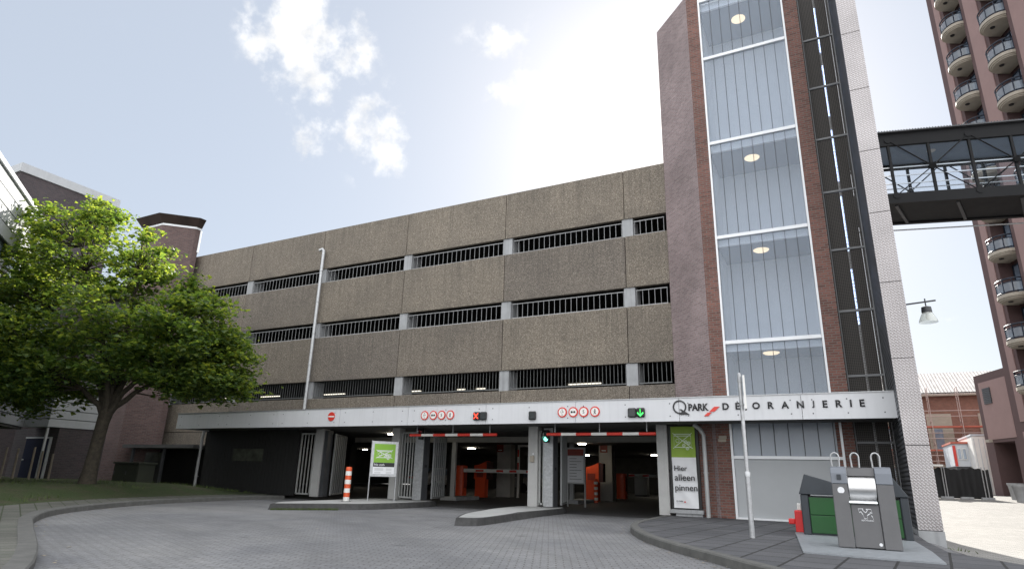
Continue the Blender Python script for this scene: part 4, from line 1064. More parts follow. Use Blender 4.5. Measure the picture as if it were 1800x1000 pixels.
def red_notice(px0, px1, py0, py1, Y, label):
    a = onY(px0, py0, Y); b = onY(px1, py1, Y)
    t = thing('red_notice', label, 'sign', ((a.x+b.x)/2, Y, b.z), 0, 'red notices on the inner columns')
    bm = NB(); box(bm, a.x, b.x, Y-.025, Y-.003, b.z, a.z); obj('board', bm, REDDK, t)
    bm = NB(); box(bm, a.x+.08, b.x-.08, Y-.03, Y-.0255, b.z+.07, b.z+.12); obj('pale_text_line', bm, PAPER, t)
red_notice(874, 885, 781, 794, onZ(872, 873, ROAD).y, 'dark red square notice on the inner column of the middle entrance')
red_notice(1055, 1068, 781, 795, onZ(1054, 880, ROAD).y, 'dark red square notice on the inner column of the right entrance')
def grey_box():
    p = tbase(1127, 872); t = thing('equipment_cabinet', 'plain grey equipment cabinet under the right barrier arm', 'cabinet', p)
    bm = NB(); box(bm, p.x-.42, p.x+.42, p.y, p.y+.5, p.z+.08, p.z+1.35); obj('body', bm, STEEL_P, t, bevel=.02)
    bm = NB(); box(bm, p.x-.38, p.x+.38, p.y+.05, p.y+.45, p.z, p.z+.079); obj('plinth', bm, STEEL_D, t)
    bm = NB(); box(bm, p.x-.37, p.x+.37, p.y-.012, p.y-.002, p.z+.14, p.z+1.28); obj('door', bm, STEEL_P, t)
grey_box()
def arch_bar():
    a = onY(910, 785, 30.); b = onY(913, 821, 30.)
    t = thing('height_gauge_frame', 'white and red striped height gauge frame behind the middle barrier arm', 'height gauge', (a.x, 30., 0))
    bm = NB(); box(bm, a.x, a.x+.1, 30., 30.08, ROAD, a.z); box(bm, a.x, a.x+1.0, 30., 30.08, a.z+.001, a.z+.1); obj('frame', bm, WHITE, t)
    bm = NB()
    for z in (a.z-.3, a.z-.95): box(bm, a.x+.01, a.x+.09, 29.99, 29.998, z-.2, z+.15)
    obj('red_stripes', bm, RED, t)
arch_bar()
def car(px, py, Y, rot, mat, label):
    p = onY(px, py, Y)
    t = thing('parked_car', label, 'car', (p.x, Y, ROAD+.012), rot, 'cars parked deep inside the garage')
    side = [(-2.1, .35), (2.1, .35), (2.15, .7), (1.9, .88), (1.05, .95), (.55, 1.42), (-1.2, 1.45), (-1.9, .98), (-2.15, .85)]
    bm = NB(); extr(bm, side, 'y', -.85, .85); obj('body', bm, mat, t, bevel=.07, local=True)
    for s in (-1, 1):
        bm = NB(); extr(bm, [(.95, .97), (.5, 1.36), (-1.15, 1.38), (-1.7, .98)], 'y', s*.86, s*.852); obj('side_window', bm, WINGLASS, t, local=True)
    bm = NB(); 
    quad(bm, (-1.93, -.7, 1.0), (-1.93, .7, 1.0), (-1.28, .6, 1.40), (-1.28, -.6, 1.40)); obj('rear_window', bm, WINGLASS, t, local=True)
    for s in (-1, 1):
        for x in (-1.35, 1.35):
            bm = NB(); lathe(bm, (x, s*.87, .31), [(.31, -.1), (.31, .1)], 18, 'y'); obj('wheel', bm, TYRE, t, local=True)
        bm = NB(); box(bm, -2.18, -2.12, s*.55-.2, s*.55+.2, .72, .86); obj('tail_light', bm, RED, t, local=True)
car(925, 850, 40, R(75), CARW, 'silver car with red tail lights parked deep inside behind the middle entrance')
car(770, 850, 38, R(80), CARW, 'silver car parked deep inside behind the folded middle gate')

# ---- downpipes, small wall things
def downpipe(pts, r, mat, label, collars, group='downpipes'):
    t = thing('downpipe', label, 'downpipe', pts[-1], 0, group)
    bm = NB(); tube(bm, pts, r, 12); obj('pipe', bm, mat, t, smooth=True)
    bm = NB()
    for (x, y, z) in collars: lathe(bm, (x, y, z-.02), [(r*1.18, 0), (r*1.18, .04)], 12); box(bm, x-.012, x+.012, y, y+.12, z-.012, z+.012)
    obj('pipe_clamps', bm, mat, t, smooth=True)
xp, yp = -20.74, Y1-.16
downpipe([(xp-.22, yp-.05, 10.93), (xp-.06, yp-.02, 10.98), (xp, yp, 10.9), (xp, yp, 3.45), (xp-.12, yp-.15, 3.2)], .075, GALV, 'tall galvanised downpipe on the concrete facade', [(xp, yp, z) for z in (9.9, 8.4, 6.9, 5.5, 4.3)])
downpipe([(-3.78, Y0-.14, 2.54), (-3.62, Y0-.14, 2.42), (-3.52, Y0-.14, 2.25), (-3.52, Y0-.14, 0)], .06, STEEL_P, 'grey downpipe with an elbow on the brick pier beside the banner', [(-3.52, Y0-.14, z) for z in (1.2,)])
downpipe([(-25.32, Y0-.08, 2.55), (-25.38, Y0-.08, 2.25), (-25.38, Y0-.08, 0)], .06, STEEL_P, 'grey downpipe at the left end of the black boarding', [(-25.38, Y0-.08, z) for z in (.6, 1.9)])
def number_plate():
    p = onY(1270, 771, Y0); t = thing('wall_plate', 'small pale stacked name plates on the brick pier beside the downpipe', 'plate', (p.x, Y0-.01, p.z))
    for i in range(2):
        bm = NB(); box(bm, p.x-.12+.02*i, p.x+.1+.02*i, Y0-.022, Y0-.002, p.z-.085+i*.09, p.z-.002+i*.09); obj('plate', bm, BEIGE, t, bevel=.008)
number_plate()
bm = NB(); box(bm, XC+.002-.72, XC-.0, Y0+.12, Y0+.4, -.1, 2.6); obj('entrance_pier', bm, BRICK, tower)

# ---- street pole
def sign_pole():
    x, y = -1.66, 13.; t = thing('sign_pole', 'thin galvanised sign pole with an edge-on white plate on the pavement', 'pole', (x, y, 0))
    bm = NB(); tube(bm, [(x, y, -.05), (x, y, 1.12)], .048, 14); lathe(bm, (x, y, 1.08), [(.058, 0), (.058, .08), (.042, .1)], 14); obj('lower_tube', bm, GALV, t, smooth=True)
    bm = NB(); tube(bm, [(x, y, 1.15), (x, y, 3.03)], .036, 14); obj('upper_tube', bm, GALV, t, smooth=True)
    bm = NB(); bar(bm, (x+.055, y-.03, 2.36), (x+.055, y-.03, 2.99), .26, .02); 
    bm.free(); bm = NB()
    a = ray(1308, 690); a.z = 0; a.normalize(); s = Vector((a.y, -a.x, 0))
    c = Vector((x, y, 0))+s*.075
    P = [c+a*k*.17+s*j*.02 for k, j in ((-1, -1), (1, -1), (1, 1), (-1, 1))]
    prism(bm, [(q.x, q.y) for q in P], 2.34, 2.99); obj('edge_on_plate', bm, WHITE, t)
    bm = NB(); lathe(bm, (x, y, 2.42), [(.05, 0), (.05, .03)], 12); lathe(bm, (x, y, 2.88), [(.05, 0), (.05, .03)], 12); lathe(bm, (x, y, 3.03), [(.042, 0), (.02, .03)], 12); obj('pole_clamps', bm, GALV, t)
sign_pole()

# ---- waste column
def waste_column():
    x0, x1, y = -.225, .665, 11.95
    t = thing('waste_column', 'grey waste container column with a brushed steel drum and T-shirt emblem', 'waste container', ((x0+x1)/2, y, 0))
    prof = [(y, .03), (y+.62, .03), (y+.66, .6), (y+.62, 1.1), (y+.52, 1.24), (y+.36, 1.28), (y+.26, 1.26), (y+.19, 1.17), (y+.155, 1.0)]
    cw = .24
    for a, b in ((x0, x0+cw), (x1-cw, x1)):
        bm = NB(); extr(bm, prof[:1]+prof[1:4]+[(y+.60, 1.0), (y+.155, 1.0)], 'x', a, b); obj('cheek', bm, BINGREY, t, bevel=.012)
        bm = NB(); extr(bm, [(y+.153, 1.002), (y+.602, 1.002), (y+.62, 1.1), (y+.52, 1.24), (y+.36, 1.28), (y+.26, 1.26), (y+.19, 1.17)], 'x', a, b); obj('cheek_top', bm, BINTOP, t, bevel=.012)
    a, b = x0+cw+.004, x1-cw-.004
    bm = NB(); extr(bm, [(y+.03, .04), (y+.6, .04), (y+.6, .69), (y+.13, .69)], 'x', a, b); obj('front_door', bm, BINGREY, t, bevel=.008)
    bm = NB(); extr(bm, [(y+.25, 1.13), (y+.6, 1.13), (y+.52, 1.235), (y+.36, 1.27), (y+.30, 1.25)], 'x', a, b); obj('top_cover', bm, BINGREY, t)
    bm = NB(); lathe(bm, (a+.002, y+.33, .93), [(.195, 0), (.2, .004), (.2, b-a-.008), (.195, b-a-.004)], 40, 'x'); obj('drum', bm, DRUM, t, smooth=True)
    bm = NB(); extr(bm, [(y+.06, .705), (y+.3, .72), (y+.3, .75), (y+.085, .735)], 'x', a-.02, b-.01); obj('drum_handle', bm, ALU, t, bevel=.01)
    k = .22  # lean of the front face
    fr = lambda u, v, d: Vector((x0+u, y-.003-d+.155*(v-.03)/.97, v))
    fd = lambda u, v, d: Vector((x0+u, y+.026-d+.10*(v-.04)/.65, v))
    bm = NB(); lathe(bm, fr(.13, .9, 0), [(.052, 0), (.052, .004)], 20, 'y'); obj('round_sticker', bm, PAPER, t)
    bm = NB(); p = fr(.12, 1.1, .01); box(bm, p.x-.03, p.x+.03, p.y-.01, p.y+.02, 1.07, 1.15); obj('card_reader', bm, CHAR, t)
    bm = NB(); lathe(bm, fd(.60, .1, .0), [(.025, 0), (.025, .004)], 16, 'y'); obj('round_lock', bm, PAPER, t)
    # T-shirt emblem: outline strokes
    EM = ([(230, 330), (430, 320), (400, 370), (515, 490), (600, 370), (540, 330), (740, 330), (770, 500), (700, 460), (670, 540), (600, 545)], [(230, 330), (270, 490), (330, 440), (400, 570), (440, 740), (520, 730)], [(560, 770), (560, 590), (640, 560)], [(720, 590), (770, 660), (790, 770)])
    bm = NB()
    for L_ in EM:
        for p, q in zip(L_, L_[1:]): bar(bm, fd(.44+(p[0]-500)*.00036, .62-(p[1]-330)*.00036, .003), fd(.44+(q[0]-500)*.00036, .62-(q[1]-330)*.00036, .003), .003, .009)
    obj('shirt_emblem', bm, PAPER, t)
    text('RECYCLING', PAPER, 'emblem_lettering', t, .375, 0, .435, width=.17, height=.022, bold=.01, ext=.003, frame=fd)
waste_column()
def recycling_container():
    t = thing('recycling_container', 'charcoal recycling container with green front doors behind the grey waste column', 'recycling container', (.05, 14.5, 0))
    x0, x1, y0, y1 = -.86, 1.0, 14.35, 15.5
    bm = NB(); box(bm, x0+.14, x1-.14, y0+.06, y1, .02, .74); obj('body', bm, CHAR, t)
    for s0, s1 in ((x0, x0+.14), (x1-.14, x1)):
        bm = NB(); box(bm, s0, s1, y0, y1, .02, .78); obj('corner_post', bm, CHAR, t, bevel=.02)
    bm = NB(); P = [(x0-.02, .781), (x0+.11, 1.17), (-.25, 1.02), (.42, 1.02), (x1-.22, 1.15), (x1+.02, .781)]
    extr(bm, P, 'y', y0-.03, y1); obj('pitched_lid', bm, CHAR, t, bevel=.012)
    for a, b in ((x0+.15, -.25), (-.23, .37), (.39, x1-.15)):
        for z0, z1 in ((.06, .39), (.40, .73)):
            bm = NB(); box(bm, a, b, y0+.02, y0+.055, z0, z1); obj('green_door', bm, GREENBIN, t, bevel=.01)
    for x in (-.16, .2, .57):
        bm = NB(); pts = [(x-.05, 14.9, 1.0)] + [(x-.075*math.cos(math.pi*k/10)*(1), 14.9, 1.52+.09*math.sin(math.pi*k/10)) for k in range(11)] + [(x+.05, 14.9, 1.0)]
        tube(bm, pts, .016, 8); obj('lifting_loop', bm, GALV, t, smooth=True)
        bm = NB(); box(bm, x-.06, x+.06, 14.85, 14.95, 1.0, 1.14); obj('loop_bracket', bm, ALU, t)
recycling_container()
def ground_plate():
    bm = NB(); P = [onZ(*q, .005) for q in ((1398, 936), (1412, 971), (1500, 979), (1664, 992), (1640, 972), (1598, 946))]
    prism(bm, [(p.x, p.y) for p in P], .003, .025)
    t = tag(obj('steel_ground_plate', bm, PLATE), 'pale steel plate set in the pavement under the grey waste column', 'ground plate')
ground_plate()
def red_foot():
    p = onZ(1403, 935, 0); x, y = p.x, p.y
    t = thing('plastic_barrier_foot', 'bright red plastic barrier foot with a white top beside the green doors', 'barrier foot', (x, y, 0))
    bm = NB(); box(bm, x-.03, x+.13, y-.08, y+.1, 0, .44); box(bm, x-.16, x-.031, y-.06, y+.06, .16, .27); obj('red_block', bm, REDPL, t, bevel=.02)
    bm = NB(); box(bm, x+.03, x+.11, y-.04, y+.04, .441, .58); obj('white_top', bm, WHITE, t, bevel=.015)
red_foot()

# ================================================================== FOOTBRIDGE
def footbridge():
    B = onY(1545, 235, 23.); sc = 26/23.
    org = Vector((B.x*sc, 26., 0)); ang = math.atan2(.24, .97)
    t = thing('footbridge', 'glazed black steel footbridge high up between the lift shaft and the pink tower block', 'footbridge', org, ang)
    Z = lambda z: 1+(z-1)*sc
    L, D = 15.5, 2.3
    zt, zr, zf, zb = Z(12.86), Z(12.36), Z(10.52), Z(9.55)
    def p(nm, bm, m, **k): return obj(nm, bm, m, t, local=True, **k)
    x0 = -2.5
    bm = NB(); n = int((L-x0)/.10)
    for i in range(n):
        x = x0+i*.10; extr(bm, [(x, zt-.03), (x+.05, zt+.02), (x+.10, zt-.03), (x+.10, zt-.06), (x, zt-.06)], 'y', -.15, D+.15)
    p('corrugated_roof', bm, STEEL_D, )
    bm = NB(); box(bm, x0, L, -.02, .12, zr-.02, zt-.065); box(bm, x0, L, D-.12, D+.02, zr-.02, zt-.065); p('top_beam', bm, STEEL_BR)
    bm = NB(); box(bm, x0, L, -.03, .15, zf-.42, zf); box(bm, x0, L, D-.15, D+.03, zf-.42, zf); p('bottom_beam', bm, STEEL_BR)
    bm = NB(); box(bm, x0, L, .16, D-.16, zf-.36, zf-.2); p('floor_deck', bm, STEEL_BR)
    bm = NB(); box(bm, x0, L, .12, D-.12, zr+.2, zr+.26); p('ceiling', bm, BRCEIL)
    step = 1.40
    for y, nm in ((.05, 'front'), (D-.05, 'rear')):
        for i in range(12):
            x = .25+i*step; bm = NB(); box(bm, x-.045, x+.045, y-.05, y+.05, zf, zr); p('post', bm, STEEL_BR)
        bm = NB(); s = -.07 if y < 1 else .07
        for i in range(11):
            xa = .25+i*step; up = i % 2 == 0
            za, zbb = (zr+.2, (zr+zf)/2) if up else ((zr+zf)/2, zr+.2)
            tube(bm, [(xa, y+s, za), (xa+step, y+s, zbb)], .026, 6)
            za, zbb = (zf-.1, (zr+zf)/2) if up else ((zr+zf)/2, zf-.1)
            tube(bm, [(xa, y+s, za), (xa+step, y+s, zbb)], .022, 6)
            for (xx, zz) in ((xa, za), (xa, zr+.2 if up else (zr+zf)/2)): lathe(bm, (xx, y+s, zz), [(.13, -.03), (.13, .03)], 10, 'y')
        p('bracing_rods', bm, STEEL_BR)
        for i in range(11):
            xa = .25+i*step; bm = NB(); quad(bm, (xa+.05, y, zf+.02), (xa+step-.05, y, zf+.02), (xa+step-.05, y, zr-.02), (xa+.05, y, zr-.02)); p('glass_pane', bm, GLASS)
        bm = NB()
        for z in (zf+.45, zf+.8, zf+1.15): box(bm, x0, L, y+(.06 if y < 1 else -.09), y+(.09 if y < 1 else -.06), z-.018, z+.018)
        p('handrails', bm, ALU)
    for i in range(8):
        bm = NB(); xa = .25+i*step*1.5; bar(bm, (xa, .2, zf-.41), (xa+1.0, D-.2, zf-.41), .10, .08); p('underside_strut', bm, STEEL_D)
    bm = NB(); tube(bm, [(x0, D+.1, zf-.62), (L, D+.1, zf-.62)], .03, 8); p('cable_pipe', bm, GALV)
    for i in range(3): bm = NB(); lathe(bm, (2.2+i*3.6, D/2, zr+.17), [(.13, 0), (.16, .03)], 16); p('ceiling_lamp', bm, WHITE)
STEEL_BR = plain('bridge_black_steel', (.006, .0065, .008), .6, .0, var=.15, spec=.25)
BRCEIL = plain('bridge_ceiling_sky_tint', (.30, .38, .50), .6, var=.08)  # sky reflection on the glazing put into the ceiling colour as blue
footbridge()

# ================================================================== TOWER BLOCK WITH BALCONIES (right)
def tower_block():
    d = ray(1706, 662); A = CAMP+d*(54/d.y); A.z = .35
    h = Vector((-.28, .96, 0)).normalized(); ang = math.atan2(-h.y, -h.x)   # local x runs towards the camera, local y into the block
    t = thing('tower_block', 'tall pink and maroon tower block with stacked rounded balconies', 'tower block', A, ang)
    zo = A.z
    def P(nm, bm, m, **k):
        if 'par' in k: par = k.pop('par')
        else: par = t
        return obj(nm, bm, m, par, local=True, **k)
    H = 43-zo; x_end = 20
    bays = [(5.95+4.3*i, 8.05+4.3*i) for i in range(3)]
    z_b0 = 4.6
    # solid core behind the bays; piers between them
    bm = NB(); box(bm, 4.12, x_end, .9, 16, 0, H); P('core', bm, MAROON)
    xs = [4.12] + [v for b in bays for v in b] + [x_end]
    bm = NB()
    for a, b in zip(xs[0::2], xs[1::2]): box(bm, a, b, 0.001, .9, z_b0, H)
    P('piers', bm, MAROON)
    bm = NB()
    for i, (a, b) in enumerate(zip(xs[0::2], xs[1::2])):
        l = a+(.75 if i == 0 else .42); r = b-.36
        box(bm, l, r, -.05, .0, z_b0, H)
    P('pink_render', bm, PINK)
    bm = NB(); box(bm, 4.12, x_end, .001, .9, 0, z_b0-.001); P('base_storey', bm, MAROON)
    bm = NB(); box(bm, 4.9, x_end, -.05, 0, .3, z_b0-.6); P('base_render', bm, PINK)
    zb = [9.3-zo+2.83*k for k in range(-1, 12)]
    for bi, (a, b) in enumerate(bays):
        for k, z in enumerate(zb):
            zf = z+.36
            if zf+2.5 > H: continue
            wbm = NB(); fbm = NB()
            box(wbm, a+.08, b-.08, .8, .84, zf+.02, zf+2.2)
            for x in (a+.1, a+.75, b-.75, b-.1): box(fbm, x-.04, x+.04, .74, .795, zf, zf+2.22)
            box(fbm, a+.06, b-.06, .735, .80, zf+2.18, zf+2.26); box(fbm, a+.06, b-.06, .735, .80, zf+.0, zf+.07)
            w = P('window', wbm, WINGLASS); P('window_frame', fbm, NAVY, par=w)
    # balconies
    def arc(cx, rx, ry, n=16): return [(cx-rx*math.cos(math.pi*k/n), -ry*math.sin(math.pi*k/n)) for k in range(n+1)]
    proto = None
    for bi, (a, b) in enumerate(bays[:4]):
        cx = (a+b)/2; rx = (b-a)/2+.02
        for k, z in enumerate(zb):
            if z+3 > H: continue
            bal = None
            bm = NB()
            o1 = arc(cx, rx, .85); o2 = arc(cx, rx-.07, .78); o3 = arc(cx, rx-.13, .70)
            prism(bm, o1+[(b, .7), (a, .7)], z+.16, z+.36); prism(bm, o2+[(b, .7), (a, .7)], z+.07, z+.159); prism(bm, o3+[(b, .7), (a, .7)], z, z+.069)
            bal = P('balcony', bm, BEIGE)
            bm = NB()
            for zz, rr in ((z+1.28, .045), (z+1.06, .03), (z+.46, .035)): tube(bm, [(x, y, zz) for x, y in arc(cx, rx-.05, .80)], rr, 6)
            for j in (0, 3, 6, 10, 13, 16):
                x, y = arc(cx, rx-.05, .80)[j]; tube(bm, [(x, y, z+.36), (x, y, z+1.28)], .035, 6)
            P('railing', bm, NAVY, par=bal)
            bm = NB(); o = arc(cx, rx-.05, .80)
            for (xa, ya), (xb, yb_) in zip(o, o[1:]): quad(bm, (xa, ya, z+.5), (xb, yb_, z+.5), (xb, yb_, z+1.04), (xa, ya, z+1.04))
            P('glass_panel', bm, BALGLASS, par=bal)
            bm = NB(); lathe(bm, (cx, -.28, z-.05), [(.05, 0), (.13, .0), (.14, .05)], 14); P('soffit_lamp', bm, BLACK, par=bal)
    # low annex beyond
    bm = NB(); box(bm, 0, 4.1, .15, 12, 3.55, 8.15); box(bm, 0, 1.0, .15, 12, 0, 3.55); box(bm, 3.5, 4.1, .15, 12, 0, 3.55); P('annex_wall', bm, MAROON)
    bm = NB(); box(bm, .55, 3.9, .10, .149, 3.75, 7.6); P('annex_render', bm, PINK)
    bm = NB()
    for z in range(9): box(bm, 1.0, 1.95, .04, .098, 6.1+z*.12, 6.19+z*.12)
    P('louvre_vent', bm, STEEL_D)
    bm = NB(); quad(bm, (1.0, 1.6, 0), (3.5, 1.6, 0), (3.5, 1.6, 3.55), (1.0, 1.6, 3.55)); P('roller_shutter', bm, SHUTTER)
    bm = NB(); box(bm, 1.0, 1.1, 1.45, 1.55, 0, 3.5); P('shutter_rail', bm, STEEL_P)
    bm = NB(); tube(bm, [(.75, .1, 3.7), (1.3, -.25, 3.62)], .06, 8); box(bm, 1.2, 1.65, -.42, -.2, 3.55, 3.72); P('flood_lamp', bm, BEIGE)
    bm = NB(); tube(bm, [(3.3, 3, 8.1), (3.3, 3, 9.7)], .04, 6); tube(bm, [(3.3, 3, 9.6), (4.1, 3.4, 9.3)], .025, 6); P('roof_antenna', bm, STEEL_D)
tower_block()
def planter():
    for i, (px, py, lab) in enumerate(((1790, 878, 'small pale concrete planter by the pink wall, further from the camera'), (1800, 884, 'small pale concrete planter by the pink wall, nearer the camera'))):
        d = ray(px, py); p = CAMP+d*((46-i*3)/d.y); z = gz(p.x, p.y)
        t = thing('concrete_planter', lab, 'planter', (p.x, p.y, z), 0, 'concrete planters by the pink wall')
        bm = NB(); lathe(bm, (p.x, p.y, z), [(.28, 0), (.36, .75), (.40, .8), (.40, .9), (.33, .9), (.31, .8)], 16); obj('pot', bm, CONC, t, smooth=True)
        bm = NB(); lathe(bm, (p.x, p.y, z+.8), [(.31, 0), (.25, .02)], 16); obj('soil', bm, BARK, t)
planter()

# ================================================================== HOUSE UNDER SCAFFOLD, CABINS, FENCE
def far_house():
    Y = 72.; k = 72/75.
    x0, x1 = 2.5, 15.5; ze, zr = 9.55, 11.6
    t = thing('brick_house', 'orange brick house with a pale tiled roof standing behind scaffolding', 'house', ((x0+x1)/2, Y, .5))
    bm = NB(); box(bm, x0, x1, Y, Y+9, .4, ze); obj('wall', bm, TERRA, t)
    bm = NB(); quad(bm, (x0-.3, Y-.6, ze), (x1+.3, Y-.6, ze), (x1+.3, Y+4.5, zr+.55), (x0-.3, Y+4.5, zr+.55)); quad(bm, (x0-.3, Y-.6, ze-.12), (x0-.3, Y+4.5, zr+.43), (x1+.3, Y+4.5, zr+.43), (x1+.3, Y-.6, ze-.12)); obj('roof', bm, ROOFTILE, t)
    bm = NB(); box(bm, x0-.3, x1+.3, Y-.62, Y-.02, ze-.3, ze-.13); obj('eaves_board', bm, BEIGE, t)
    for x in (3.2, 7.5, 11.6):
        for z0, z1 in ((4.1, 7.6), (.8, 2.9)):
            w = bm = NB(); box(bm, x, x+2.0, Y-.06, Y-.005, z0, z1); f = obj('window', bm, BEIGE, t)
            bm = NB(); box(bm, x+.5, x+1.15, Y-.085, Y-.065, z0+.15, z1-1.4 if z0 > 3 else z1-.2); obj('pane', bm, WINGLASS, f)
far_house()
def scaffold():
    Y = 70.; x0, x1 = 3., 15
    t = thing('scaffolding', 'pale pipe scaffolding with red boards in front of the orange brick house', 'scaffolding', ((x0+x1)/2, Y, .5))
    bm = NB()
    for i in range(6):
        x = x0+i*2.35
        for y in (Y, Y+1.1): tube(bm, [(x, y, .4), (x, y, 9.9)], .035, 6)
        for z in (2.7, 4.7, 6.7, 8.7): tube(bm, [(x, Y, z), (x, Y+1.1, z)], .04, 6)
    obj('uprights', bm, SCAFF, t)
    bm = NB()
    for z in (1.6, 3.2, 3.7, 5.2, 5.7, 7.2, 7.7, 9.2): tube(bm, [(x0-.3, Y, z), (x1+.3, Y, z)], .04, 6)
    for i in range(0, 5, 2): tube(bm, [(x0+i*2.35, Y-.05, .5), (x0+(i+1)*2.35, Y-.05, 4.7)], .035, 6)
    obj('rails', bm, SCAFF, t)
    bm = NB()
    for z in (4.1, 6.2): box(bm, x0-.3, x1+.3, Y+.06, Y+1.0, z, z+.14)
    obj('boards', bm, SCAFFR, t)
scaffold()
def cabins():
    s = 58/45.
    zz = lambda z: 1+(z-1)*s
    xa, xb = 5.72*s, 6.45*s
    t = thing('site_cabin', 'grey site cabin with two small windows and a red door raised behind the black fence', 'site cabin', ((xa+xb)/2, 58, .5))
    bm = NB(); box(bm, xa, xb+.1, 58, 63, zz(2.12), zz(3.4)); obj('body', bm, CABIN, t, bevel=.04)
    bm = NB(); box(bm, xa-.06, xb+.16, 57.9, 63.1, zz(3.4)+.002, zz(3.4)+.14); obj('roof', bm, SCAFFR, t)
    for k in (.42, .76):
        x = xa+(xb-xa)*k; bm = NB(); box(bm, x-.13, x+.13, 57.95, 57.99, zz(2.5), zz(3.15)); w = obj('window', bm, WHITE, t)
        bm = NB(); box(bm, x-.09, x+.09, 57.93, 57.945, zz(2.54), zz(3.11)); obj('pane', bm, WINGLASS, w)
    bm = NB(); box(bm, xa+.02, xa+.2, 57.94, 57.99, zz(2.14), zz(3.3)); obj('door', bm, RED, t)
    bm = NB(); box(bm, xa+.1, xb, 58.1, 62.9, .4, zz(2.12)-.002); obj('base_frame', bm, STEEL_D, t)
    t = thing('white_container', 'tall white site container beside the grey cabin behind the black fence', 'container', (6.9*s, 56, .5))
    xa, xb = 6.50*s, 7.6*s
    bm = NB(); box(bm, xa, xb, 56, 62, .5, zz(3.75)); obj('body', bm, WHITE, t, bevel=.05)
    bm = NB(); box(bm, xa-.04, xb+.04, 55.95, 62.05, zz(3.75)+.002, zz(3.75)+.12); obj('roof_rim', bm, CABIN, t)
    bm = NB()
    for i in range(5): box(bm, xa+.1+i*.28, xa+.13+i*.28, 55.97, 55.995, .7, zz(3.6))
    obj('panel_ribs', bm, CABIN, t)
cabins()
def site_fence():
    x0, x1, Y = 3.2, 7.25, 45.
    t = thing('site_fence', 'construction fence covered with sagging black sheeting across the street', 'fence', ((x0+x1)/2, Y, gz(5, Y)))
    bm = NB(); n = 50
    tops = [(x0+(x1-x0)*i/n, Y+.05*math.sin(i*.9), 2.0+.05*math.sin(i*.35)+.035*math.sin(i*1.3)) for i in range(n+1)]
    lo = [bm.verts.new((x, y+.02*math.sin(i*1.7), gz(x, Y)+.02)) for i, (x, y, z) in enumerate(tops)]; mid = [bm.verts.new((x, y+.06*math.sin(i*.7+1), 1.2)) for i, (x, y, z) in enumerate(tops)]; hi = [bm.verts.new(q) for q in tops]
    for i in range(n):
        bm.faces.new((lo[i], lo[i+1], mid[i+1], mid[i])); bm.faces.new((mid[i], mid[i+1], hi[i+1], hi[i]))
    obj('black_sheeting', bm, FENCEB, t, smooth=True)
    for x in (3.3, 5.0, 5.12, 6.9, 7.05): bm = NB(); tube(bm, [(x, Y-.12, gz(x, Y)), (x, Y-.12, 2.1)], .028, 8); obj('fence_post', bm, GALV, t)
    bm = NB(); box(bm, 4.55, 5.1, Y-.35, Y+.1, 2.12, 2.22); obj('white_clamp_board', bm, WHITE, t)
    bm = NB()
    for x in (4.2, 5.06, 6.0, 6.97): box(bm, x-.3, x+.3, Y-.3, Y+.1, gz(x, Y-.1), gz(x, Y-.1)+.12)
    obj('concrete_feet', bm, CONC, t)
site_fence()

# ================================================================== LEFT SIDE BUILDINGS
RUST = plain('rusty_dark_cap', (.035, .022, .018), .8, var=.5, scale=1.5)
def stair_core():
    E_, F_, G_ = (-29.92, 19.8), (-31.06, 18.66), (-32.71, 18.66); H_ = (-33.85, 19.8)
    t = thing('brick_stair_core', 'octagonal brick stair core with an overhanging dark flat cap at the left end', 'tower', (-31.9, 20, 0))
    bm = NB(); prism(bm, [E_, F_, G_, H_, (-33.85, 21.2), (-32.0, 21.2), (-29.92, 20.1)], 0, 13.35); obj('brick_wall', bm, BRICK_C, t)
    def off(p, k): c = Vector((-31.9, 20.6)); v = Vector(p)-c; return tuple(c+v*(1+k))
    oct_ = [E_, F_, G_, H_, (-33.85, 21.2), (-32.0, 21.2), (-29.92, 20.1)]
    bm = NB(); prism(bm, [off(p, .02) for p in oct_], 13.352, 13.46); obj('white_band', bm, ALU, t)
    bm = NB(); prism(bm, [off(p, .04) for p in oct_], 13.462, 13.85, [off(p, .24) for p in oct_]); obj('roof_cap', bm, RUST, t)
    bm = NB(); tube(bm, [(-29.84, 20.06, 13.3), (-29.84, 20.06, 12.05)], .05, 8); obj('downpipe', bm, ALU, t)
stair_core()
def lean_to():
    t = thing('lean_to_shelter', 'low dark flat-roofed shelter against the brick stair core', 'shelter', (-28, 19.2, 0))
    bm = NB(); box(bm, -30.6, -25.45, 18.6, Y1-.02, 1.78, 1.93); obj('flat_roof', bm, CONC_D, t)
    bm = NB(); box(bm, -29.8, -28.4, 19.3, 19.36, .0, 1.2); box(bm, -29.8, -25.5, 20.2, 20.26, 0, 1.78); obj('dark_back_wall', bm, BLACKB, t)
    bm = NB(); box(bm, -29.8, -28.4, 19.3, 19.35, 1.2, 1.6); obj('window', bm, DARKGLASS, t)
    bm = NB()
    for x in (-30.0, -27.7): box(bm, x-.05, x+.05, 18.75, 18.85, 0, 1.78)
    obj('posts', bm, STEEL_D, t)
lean_to()
def dark_block():
    t = thing('dark_brick_building', 'tall dark brick building with a white roof edge behind the white clad building', 'building', (-46, 20, 0))
    bm = NB(); box(bm, -60, -42.29, 16.2, 22, 0, 17.8); obj('wall', bm, BRICK_D, t)
    bm = NB(); box(bm, -60.1, -42.2, 16.1, 22.1, 17.802, 18.35); obj('white_roof_edge', bm, CLAD, t)
    bm = NB(); box(bm, -42.28, -33.9, 21.9, 30, 0, 11.5); obj('lower_wing', bm, BRICK_D, t)
    bm = NB(); box(bm, -42.25, -33.8, 21.8, 30, 11.502, 11.9); obj('lower_roof_edge', bm, CLAD, t)
    bm = NB(); box(bm, -40.6, -39.2, 21.85, 21.898, 0, 3.2); obj('dark_doorway', bm, BLACKB, t)
